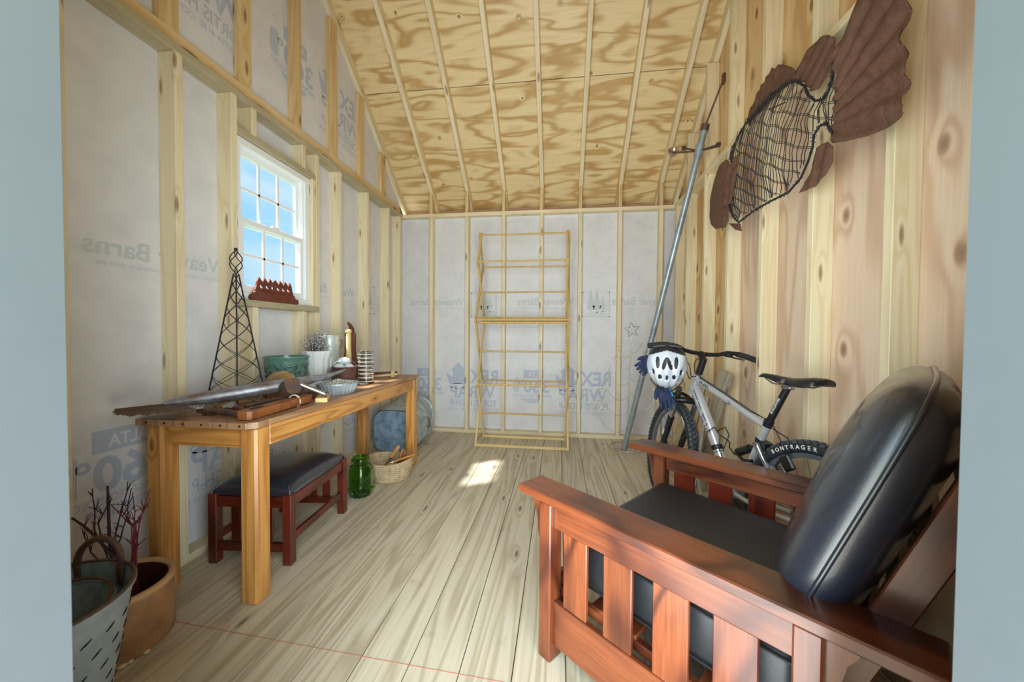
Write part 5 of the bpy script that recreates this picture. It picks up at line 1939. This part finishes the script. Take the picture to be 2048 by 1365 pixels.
angs = [math.atan2(v0.y, v0.x) + math.pi / 2 * k for k in range(4)]
for a in angs:
    MB().tube([OB + Vector((ob_r(z) * math.cos(a), ob_r(z) * math.sin(a), z)) for z in (0.002, .2, .4, .55, ZN)], .0034, n=6).build('leg_wire', 'obelisk_iron', obelisk, smooth=60)
for s_ in (1, -1):
    for ph in range(4):
        pts = []
        for k in range(70):
            t = k / 69
            z = ZN * (1 - (1 - t) ** 1.25) * .985 + .004
            a = ph * math.pi / 2 + s_ * (2.0 * t) * 2 * math.pi
            pts.append(OB + Vector((ob_r(z) * math.cos(a), ob_r(z) * math.sin(a), z)))
        MB().tube(pts, .0015, n=5).build('spiral_wire', 'obelisk_iron', obelisk, smooth=60)
for ph in range(4):                                     # twisted cage on top
    pts = []
    for k in range(17):
        t = k / 16
        a = ph * math.pi / 2 + t * math.pi * 1.0
        r = .004 + .026 * math.sin(math.pi * t) ** 1.2
        pts.append(OB + Vector((r * math.cos(a), r * math.sin(a), ZN + .118 * t)))
    MB().tube(pts, .0024, n=6).build('finial_wire', 'obelisk_iron', obelisk, smooth=60)
MB().ball(OB + Vector((0, 0, ZN + .122)), .0085, 12, 8).build('finial_knob', 'obelisk_iron', obelisk, smooth=60)

# ---- green bowl with leaf relief
GB = Vector((-1.615, 1.975, TZ))
bowl = thing('green_planter', 'green glazed planter bowl with dark leaf relief, behind the obelisk', 'planter', GB)
MB().lathe([(.0, 0), (.080, 0), (.086, .006), (.098, .06), (.108, .13), (.114, .185), (.116, .200), (.121, .205), (.121, .215), (.112, .215), (.106, .19), (.09, .05), (.0, .04)], 48, GB).build('body', 'green_glaze', bowl, smooth=60)
rs = random.Random(4)
mb = MB()
for k in range(150):
    a = rs.uniform(0, 2 * math.pi)
    z = rs.uniform(.04, .172)
    r = .094 + .022 * (z / .19)
    p = GB + Vector((r * math.cos(a), r * math.sin(a), z))
    mb.ball(p, (.008, .008, .012), 6, 4, (Matrix.Rotation(a, 3, 'Z') @ Matrix.Rotation(rs.uniform(0, 3), 3, 'X') @ Matrix.Diagonal((.45, 1.2, .7))).to_4x4())
rel = mb.build('leaf_relief', 'green_relief', bowl, smooth=60)
rel['kind'] = 'stuff'

# ---- milk glass compote and dried flowers
MV = Vector((-1.605, 2.230, TZ))
vase = thing('milk_glass_vase', 'white scalloped milk glass pedestal vase holding dried flowers', 'vase', MV)
flt = lambda t, r, z: r * (1 + .04 * math.cos(t * 12) * (1 if z > .05 else .4))
MB().lathe([(.0, 0), (.055, 0), (.058, .008), (.035, .022), (.026, .04), (.040, .055), (.068, .085), (.078, .13), (.076, .165), (.092, .215), (.097, .235), (.090, .235), (.068, .17), (.060, .10), (.0, .065)], 60, MV, flute=flt).build('body', 'milk_glass', vase, smooth=60)
MB().lathe([(.059, .0), (.061, .004), (.058, .009)], 40, MV).build('foot', 'milk_glass', vase, smooth=60)
fl_ = thing('dried_flowers', 'bunch of pale dried flower sprigs in the milk glass vase', 'dried flowers', MV + Vector((0, 0, .2)))
rs = random.Random(9)
st, bl = MB(), MB()
for k in range(70):
    a, r = rs.uniform(0, 6.283), rs.uniform(.01, .085)
    tip = MV + Vector((r * math.cos(a) * 1.1, r * math.sin(a) * 1.1, .28 + rs.uniform(-.03, .06) + .03 * (1 - r / .09)))
    st.tube([MV + Vector((r * .3 * math.cos(a), r * .3 * math.sin(a), .16)), MV + Vector((r * .7 * math.cos(a), r * .7 * math.sin(a), .23)), tip], .0010, n=4)
    for q in range(9):
        p = tip + Vector((rs.uniform(-.014, .014), rs.uniform(-.014, .014), rs.uniform(-.045, .008)))
        bl.ball(p, rs.uniform(.0022, .0042), 5, 3)
st.build('stems', 'stem_dry', fl_)
b_ = bl.build('blossoms', 'flower_dry', fl_)
b_['kind'] = 'stuff'

# ---- tall galvanised canister
GC = Vector((-1.645, 2.425, TZ))
can = thing('metal_canister', 'tall pale galvanised canister behind the milk glass vase', 'canister', GC)
MB().lathe([(.0, 0), (.066, 0), (.067, .004), (.067, .10), (.0685, .105), (.067, .11), (.067, .27), (.0685, .275), (.067, .28), (.067, .325), (.070, .33), (.070, .336), (.064, .336), (.064, .02), (.0, .015)], 44, GC).build('body', 'galvanized_pale', can, smooth=45)
for s_ in (1, -1):
    MB().tube([GC + Vector((.067 * s_ * math.cos(.8), .067 * s_ * math.sin(.8), z)) + Vector((.02 * s_ * math.cos(.8), .02 * s_ * math.sin(.8), 0)) * w for z, w in ((.30, 0), (.298, 1), (.25, 1), (.245, 0))], .003, n=6).build('lug', 'iron_brown', can, smooth=60)

# ---- brown wooden form with square neck and curved horn
WF = Vector((-1.635, 2.675, TZ))
form = thing('wooden_form', 'dark brown pear-shaped wooden form with a square neck, far end of table', 'wooden form', WF)
vs, fs = [], []
secs = [(0, .062, .05), (.04, .070, .055), (.10, .066, .052), (.15, .050, .044), (.19, .040, .036), (.215, .038, .034), (.30, .038, .034), (.352, .038, .034)]
for (z, w, d_) in secs:
    for k in range(20):
        t = 2 * math.pi * k / 20
        c_, s_ = math.cos(t), math.sin(t)
        pw = 1.0 if z < .18 else .35
        vs.append(WF + v1 * (w * math.copysign(abs(c_) ** pw, c_)) * -1 + v0 * (d_ * math.copysign(abs(s_) ** pw, s_)) + Vector((0, 0, z)))
for i in range(len(secs) - 1):
    for k in range(20):
        fs.append((i * 20 + k, i * 20 + (k + 1) % 20, (i + 1) * 20 + (k + 1) % 20, (i + 1) * 20 + k))
fs.append(tuple(range(20)))
fs.append(tuple(range(140, 160)))
MB().add(vs, fs).build('body', 'old_brown_wood', form, smooth=40)
MB().tube([WF + v1 * a + Vector((0, 0, z)) for a, z in ((-.012, .35), (-.010, .39), (.006, .42), (.022, .44))], [.020, .018, .012, .004], n=10).build('horn', 'rust_red', form, smooth=60)

# ---- turned pale handle standing behind the pail
TH = Vector((-1.515, 2.455, TZ))
th = thing('wooden_mallet', 'pale turned wooden handle standing upright behind the brown pail', 'mallet', TH)
MB().lathe([(.0, .0), (.020, .0), (.020, .20), (.017, .26), (.018, .32), (.015, .352)], 20, TH).build('handle', 'pale_pine', th, smooth=60)
MB().lathe([(.015, .350), (.021, .355), (.023, .366), (.018, .378), (.0, .382)], 20, TH).build('knob', 'pale_pine', th, smooth=60)

# ---- brown pail with white stones
PL = Vector((-1.452, 2.300, TZ))
pail = thing('brown_pail', 'small brown metal pail with a wire bail, heaped with white quartz', 'pail', PL)
MB().lathe([(.0, 0), (.064, 0), (.068, .005), (.074, .06), (.078, .118), (.081, .122), (.078, .126), (.072, .122), (.066, .02), (.0, .015)], 40, PL).build('body', 'pail_brown', pail, smooth=50)
MB().tube([PL + v1 * (.080 * math.cos(a)) + Vector((0, 0, .112 + .062 * math.sin(a))) - v0 * .02 * math.sin(a) for a in [math.pi * k / 16 for k in range(17)]], .0018, n=5).build('bail', 'steel', pail, smooth=60)
for s_ in (1, -1):
    MB().tube([PL + v1 * s_ * .079 + Vector((0, 0, .108)), PL + v1 * s_ * .077 + Vector((0, 0, .06)), PL + v1 * s_ * .070 + Vector((0, 0, .02))], .0018, n=5).build('bail_ear', 'steel', pail, smooth=60)
rs = random.Random(6)
for i, (dx, dz, r) in enumerate(((-.03, .125, .036), (.03, .122, .034), (0.0, .165, .042))):
    c_ = PL + v1 * -dx + Vector((0, 0, dz))
    mb = MB().ball((0, 0, 0), (r, r * .8, r * .62), 14, 9)
    mb.xf(lambda p: c_ + p * (1 + .16 * noise.noise(p * 40 + Vector((i * 5, 0, 0)))))
    tag(mb.build('quartz_stone', 'white_stone', None, smooth=50), ('white quartz lump at the left in the brown pail', 'white quartz lump at the right in the brown pail', 'largest white quartz lump topping the brown pail')[i], 'stone', 'quartz lumps in the brown pail')

# ---- ribbed clear glass cylinder
GV = Vector((-1.335, 2.375, TZ))
gv = thing('glass_vase', 'clear ribbed glass cylinder vase near the table front edge', 'vase', GV)
rp = []
for k in range(15):
    z = .004 + k * .0152
    rp += [(.047, z), (.053, z + .004), (.053, z + .009), (.047, z + .0135)]
MB().lathe([(.0, 0), (.046, 0)] + rp + [(.050, .234), (.046, .234), (.043, .225), (.043, .012), (.0, .010)], 40, GV).build('body', 'clear_glass', gv, smooth=60)
for k in range(8):
    z = .02 + k * .027
    MB().torus(GV + Vector((0, 0, z)), .0525, .0022, N=36, n=6).build('rib', 'paper_white', gv, smooth=60)

# ---- fluted tin with lichen
TN = Vector((-1.305, 2.000, TZ))
tin = thing('fluted_tin', 'round fluted tin baking mould at the table front edge', 'baking tin', TN)
ft = lambda t, r, z: r * (1 + .028 * math.cos(t * 30) * (1 if .006 < z < .056 else 0))
MB().lathe([(.0, 0), (.092, 0), (.096, .008), (.111, .052), (.117, .058), (.117, .061), (.109, .058), (.094, .012), (.0, .010)], 180, TN, flute=ft).build('body', 'tin', tin, smooth=50)
rs = random.Random(8)
mb = MB()
for k in range(420):
    a, r = rs.uniform(0, 6.283), .098 * math.sqrt(rs.random())
    mb.ball(TN + Vector((r * math.cos(a), r * math.sin(a), .046 + .026 * (1 - r / .10) + rs.uniform(0, .008))), rs.uniform(.003, .007), 5, 3)
mb.lathe([(.0, .04), (.104, .04), (.06, .058), (.0, .066)], 30, TN)
lc = mb.build('dried_moss', 'lichen')
lc['kind'] = 'stuff'
tag(lc, 'pale dried moss crumbs heaped in the fluted tin', 'moss')

# ---- brass dome
BD = Vector((-1.500, 1.795, TZ))
dome = thing('brass_dome', 'mottled brass dome lid lying behind the steel fish', 'lid', BD)
MB().lathe([(.078, 0), (.082, .004), (.081, .05), (.074, .090), (.058, .122), (.034, .142), (.0, .150)], 40, BD).build('dome', 'brass_dome', dome, smooth=70)
MB().torus(BD + Vector((0, 0, .004)), .081, .004, N=40, n=8).build('rim', 'brass_dome', dome, smooth=60)

# ---- tools in front of it
sh = thing('spade_handle', 'worn brown wooden spade grip with slot at the near table corner', 'tool handle', (-1.26, 1.45, TZ))
A_, B_ = Vector((-1.262, 1.300, TZ + .020)), Vector((-1.268, 1.700, TZ + .026))
dl = (B_ - A_).normalized()
sd = Vector((dl.y, -dl.x, 0))
Lh = (B_ - A_).length
outl = [(0, -.020), (.012, -.032), (Lh - .02, -.030), (Lh, -.018), (Lh, .018), (Lh - .02, .028), (.14, .030), (.05, .036), (.012, .032), (0, .020)]
Mh = frame_cols(dl, -sd, Vector((0, 0, 1)), A_ - Vector((0, 0, .017)))
MB().prism(outl, Mh, .034).build('grip', 'tool_wood_brown', sh, smooth=30)
MB().prism([(.035, -.004), (.055, -.012), (.10, -.010), (.115, .004), (.10, .016), (.05, .016)], Mh @ Matrix.Translation((0, 0, .0335)), .001).build('hand_slot', 'slot_dark', sh)
MB().torus(A_ + dl * (Lh * .74), .030, .004, frame_cols(sd, Vector((0, 0, 1)), dl, Vector((0, 0, 0))).to_3x3().to_4x4(), N=28, n=6, rz=.005).xf(lambda p: p).build('twine_binding', 'rope_white', sh, smooth=60)
MB().tube([A_ + Vector((-.015, .02, -.002)), A_ + Vector((-.06, .035, 0)), A_ + Vector((-.10, .045, 0))], [.018, .013, .012], n=10).build('ferrule', 'iron_brown', sh, smooth=60)
MB().tube([A_ + Vector((-.10, .045, 0)), A_ + Vector((-.16, .055, 0))], .014, n=10).build('socket', 'rust_dark', sh, smooth=60)
MB().tube([A_ + Vector((-.16, .055, 0)), A_ + Vector((-.28, .07, -.004))], .008, n=8).build('shaft', 'rust_dark', sh, smooth=60)

hm = thing('hammer', 'iron hammer with a steel pipe handle lying across the wooden grip', 'hammer', (-1.30, 1.64, TZ + .05))
hc = Vector((-1.305, 1.620, TZ + .084))
MB().prism([(-.040, -.026), (-.028, -.036), (.022, -.036), (.040, -.020), (.040, .020), (.022, .036), (-.028, .036), (-.040, .026)], frame_cols(Vector((.45, -.2, -.87)).normalized(), Vector((.4, .91, 0)).normalized(), Vector((.79, -.35, .49)).normalized(), hc - Vector((.79, -.35, .49)).normalized() * .026), .052).build('head', 'iron_brown', hm, smooth=30)
MB().tube([hc + Vector((-.006, .02, .030)), Vector((-1.188, 1.720, TZ + .040))], [.011, .0115], n=12).build('handle', 'steel', hm, smooth=50)
MB().cyl((-1.192, 1.717, TZ + .041), (-1.183, 1.724, TZ + .039), .0135, n=12).build('end_cap', 'iron_brown', hm, smooth=50)

bk = MB().box((0, 0, 0), (.055, .115, .024), bevel=.002)
o = bk.build('wood_block', 'pale_pine', None)
o.location = (-1.222, 1.745, TZ + .0125)
o.rotation_euler = (0, 0, math.radians(28))
tag(o, 'pale offcut of pine under the hammer handle', 'wood block')
for i, (p0, p1, w, h, lab) in enumerate((((-1.40, 1.42, TZ + .012), (-1.335, 1.86, TZ + .012), .045, .022, 'dark reddish wooden stick lying under the steel fish, front one'),
                                        ((-1.50, 1.36, TZ + .013), (-1.43, 1.57, TZ + .013), .05, .024, 'dark reddish wooden stick lying under the steel fish, rear one'))):
    o = board('wooden_stick', p0, p1, w, h, (0, 0, 1), 'old_brown_wood', None)
    tag(o, lab, 'stick')
tag(MB().tube([(-1.345, 1.40, TZ + .035), (-1.330, 1.55, TZ + .040), (-1.322, 1.70, TZ + .040), (-1.315, 1.85, TZ + .035)], .009, n=8).build('iron_rod', 'rust_dark', None, smooth=60), 'thin dark iron rod resting on the stick below the steel fish', 'rod')

# ---- long steel fish with a fan tail
sf = thing('steel_fish', 'long riveted steel fish with fan tail lying along the table', 'fish sculpture', (-1.44, 1.64, TZ + .03))
path = [(-1.640, 1.335, .798, .012, .016), (-1.600, 1.385, .803, .022, .026), (-1.545, 1.450, .809, .034, .038), (-1.470, 1.530, .819, .040, .044), (-1.400, 1.605, .831, .038, .042), (-1.335, 1.680, .843, .033, .036), (-1.285, 1.750, .853, .027, .029), (-1.262, 1.830, .860, .019, .020), (-1.262, 1.930, .866, .012, .013), (-1.275, 2.030, .872, .008, .009), (-1.290, 2.110, .876, .003, .004)]
path = [(x - .028, y, z - .004, w * .92, h * .80) for x, y, z, w, h in path]
vs, fs = [], []
nn = 14
for i, (x, y, z, w, h) in enumerate(path):
    a = Vector(path[max(0, i - 1)][:3])
    b = Vector(path[min(len(path) - 1, i + 1)][:3])
    d_ = (b - a).normalized()
    s_ = Vector((d_.y, -d_.x, 0)).normalized()
    for k in range(nn):
        t = 2 * math.pi * k / nn
        vs.append(Vector((x, y, z)) + s_ * w * math.cos(t) * 1.05 + Vector((0, 0, 1)) * h * math.sin(t))
for i in range(len(path) - 1):
    for k in range(nn):
        fs.append((i * nn + k, i * nn + (k + 1) % nn, (i + 1) * nn + (k + 1) % nn, (i + 1) * nn + k))
fs.append(tuple(range(nn)))
fs.append(tuple(range((len(path) - 1) * nn, len(path) * nn)))
MB().add(vs, fs).build('body', 'fish_steel', sf, smooth=70)


def fan(nm, root, mid_dir, length, spread, mat, up=.0, n=22, amp=.006, r0=.02):
    vs, fs = [], []
    root = Vector(root)
    base = math.atan2(mid_dir[1], mid_dir[0])
    rs_ = random.Random(1)
    for k in range(n + 1):
        a = base + spread * (k / n - .5)
        ln = length * (1 - .16 * abs(k / n - .5) * 2) * rs_.uniform(.94, 1.03)
        for j in range(5):
            r = r0 + (ln - r0) * j / 4
            vs.append(root + Vector((r * math.cos(a), r * math.sin(a), amp * (1 if k % 2 else -1) * j / 4 + up * r)))
    for k in range(n):
        for j in range(4):
            fs.append((k * 5 + j, k * 5 + j + 1, (k + 1) * 5 + j + 1, (k + 1) * 5 + j))
    o_ = MB().add(vs, fs).build(nm, mat, sf)
    md = o_.modifiers.new('thick', 'SOLIDIFY')
    md.thickness = .0025
    return o_


fan('tail_fin', (-1.655, 1.400, .792), (.16, -1.0), .235, 1.75, 'rust_dark', up=-.03, n=34, amp=.003)
fan('dorsal_fin', (-1.60, 1.50, .808), (-.35, -.25), .12, .9, 'rust_dark', up=-.04, n=14)
fan('pectoral_fin', (-1.46, 1.46, .790), (.45, -.6), .12, .55, 'fish_steel', up=-.06, n=10, amp=.003)
fan('pelvic_fin', (-1.55, 1.42, .785), (.3, -.7), .09, .5, 'fish_steel', up=-.06, n=8, amp=.003)
for k in range(12):
    x, y, z, w, h = path[2 + k * 5 // 12]
    x2, y2, z2, w2, h2 = path[3 + k * 5 // 12]
    f = (k * 5 / 12) % 1
    MB().ball((x + (x2 - x) * f + w * .72, y + (y2 - y) * f - w * .68, z + (z2 - z) * f - .004), .0028, 6, 4).build('rivet', 'tin', sf)

# ---- little wooden frame at the far end
wf = thing('stick_frame', 'small frame of dark and pale sticks at the far end of the table', 'frame', (-1.42, 2.78, TZ))
board('dark_stick', (-1.56, 2.70, TZ + .030), (-1.33, 2.86, TZ + .030), .016, .014, (0, 0, 1), 'old_brown_wood', wf)
board('dark_stick', (-1.58, 2.76, TZ + .012), (-1.345, 2.88, TZ + .030), .014, .012, (0, 0, 1), 'old_brown_wood', wf)
board('pale_stick', (-1.52, 2.62, TZ + .010), (-1.29, 2.77, TZ + .022), .016, .014, (0, 0, 1), 'rack_wood_pale', wf)
board('cross_block', (-1.312, 2.74, TZ + .001), (-1.312, 2.74, TZ + .055), .026, .018, (0, 1, 0), 'rack_wood_pale', wf)

# ---- cut-out crown on the window sill
SI = 1.2855
cr_ = thing('crown_cutout', 'rusty scalloped cut-out with six round holes on the window sill', 'ornament', (-1.752, 2.05, SI))
yA, yB = 1.895, 2.20
top = [(yA, .062), (yA + .012, .088)]
npk = 7
for k in range(npk):
    y = yA + .030 + (yB - yA - .06) * k / (npk - 1)
    top += [(y - .015, .112), (y, .140)]
top += [(yB - .015, .112), (yB - .010, .085), (yB, .062), (yB - .004, .052)]
outer = [(yA + .004, .052)] + top
circ = [(yA + .045 + k * (yB - yA - .09) / 5, .086) for k in range(6)]
bm = bmesh.new()


def loop(pts):
    vv = [bm.verts.new((0, y, z)) for y, z in pts]
    return [bm.edges.new((vv[i], vv[(i + 1) % len(vv)])) for i in range(len(vv))]


ed = loop(outer)
for (y, z) in circ:
    ed += loop([(y + .0115 * math.cos(2 * math.pi * k / 14), z + .0115 * math.sin(2 * math.pi * k / 14)) for k in range(14)])
bmesh.ops.triangle_fill(bm, edges=ed, use_beauty=True)
r_ = bmesh.ops.extrude_face_region(bm, geom=list(bm.faces))
for e in r_['geom']:
    if isinstance(e, bmesh.types.BMVert):
        e.co.x += .010
mb = MB()
mb.add_bm(bm, Matrix.Translation((-1.757, 0, SI)))
mb.build('comb', 'rust_red', cr_)
M_ = YZ(-1.7625)
base = [(1.862, .020), (1.866, .006), (1.88, .0), (2.215, .0), (2.232, .006), (2.236, .022), (2.226, .034), (2.212, .032), (2.20, .042), (2.196, .056), (1.895, .056), (1.885, .040), (1.872, .034)]
MB().prism([(y, z + SI) for y, z in base], M_, .026).build('base', 'rust_red', cr_)
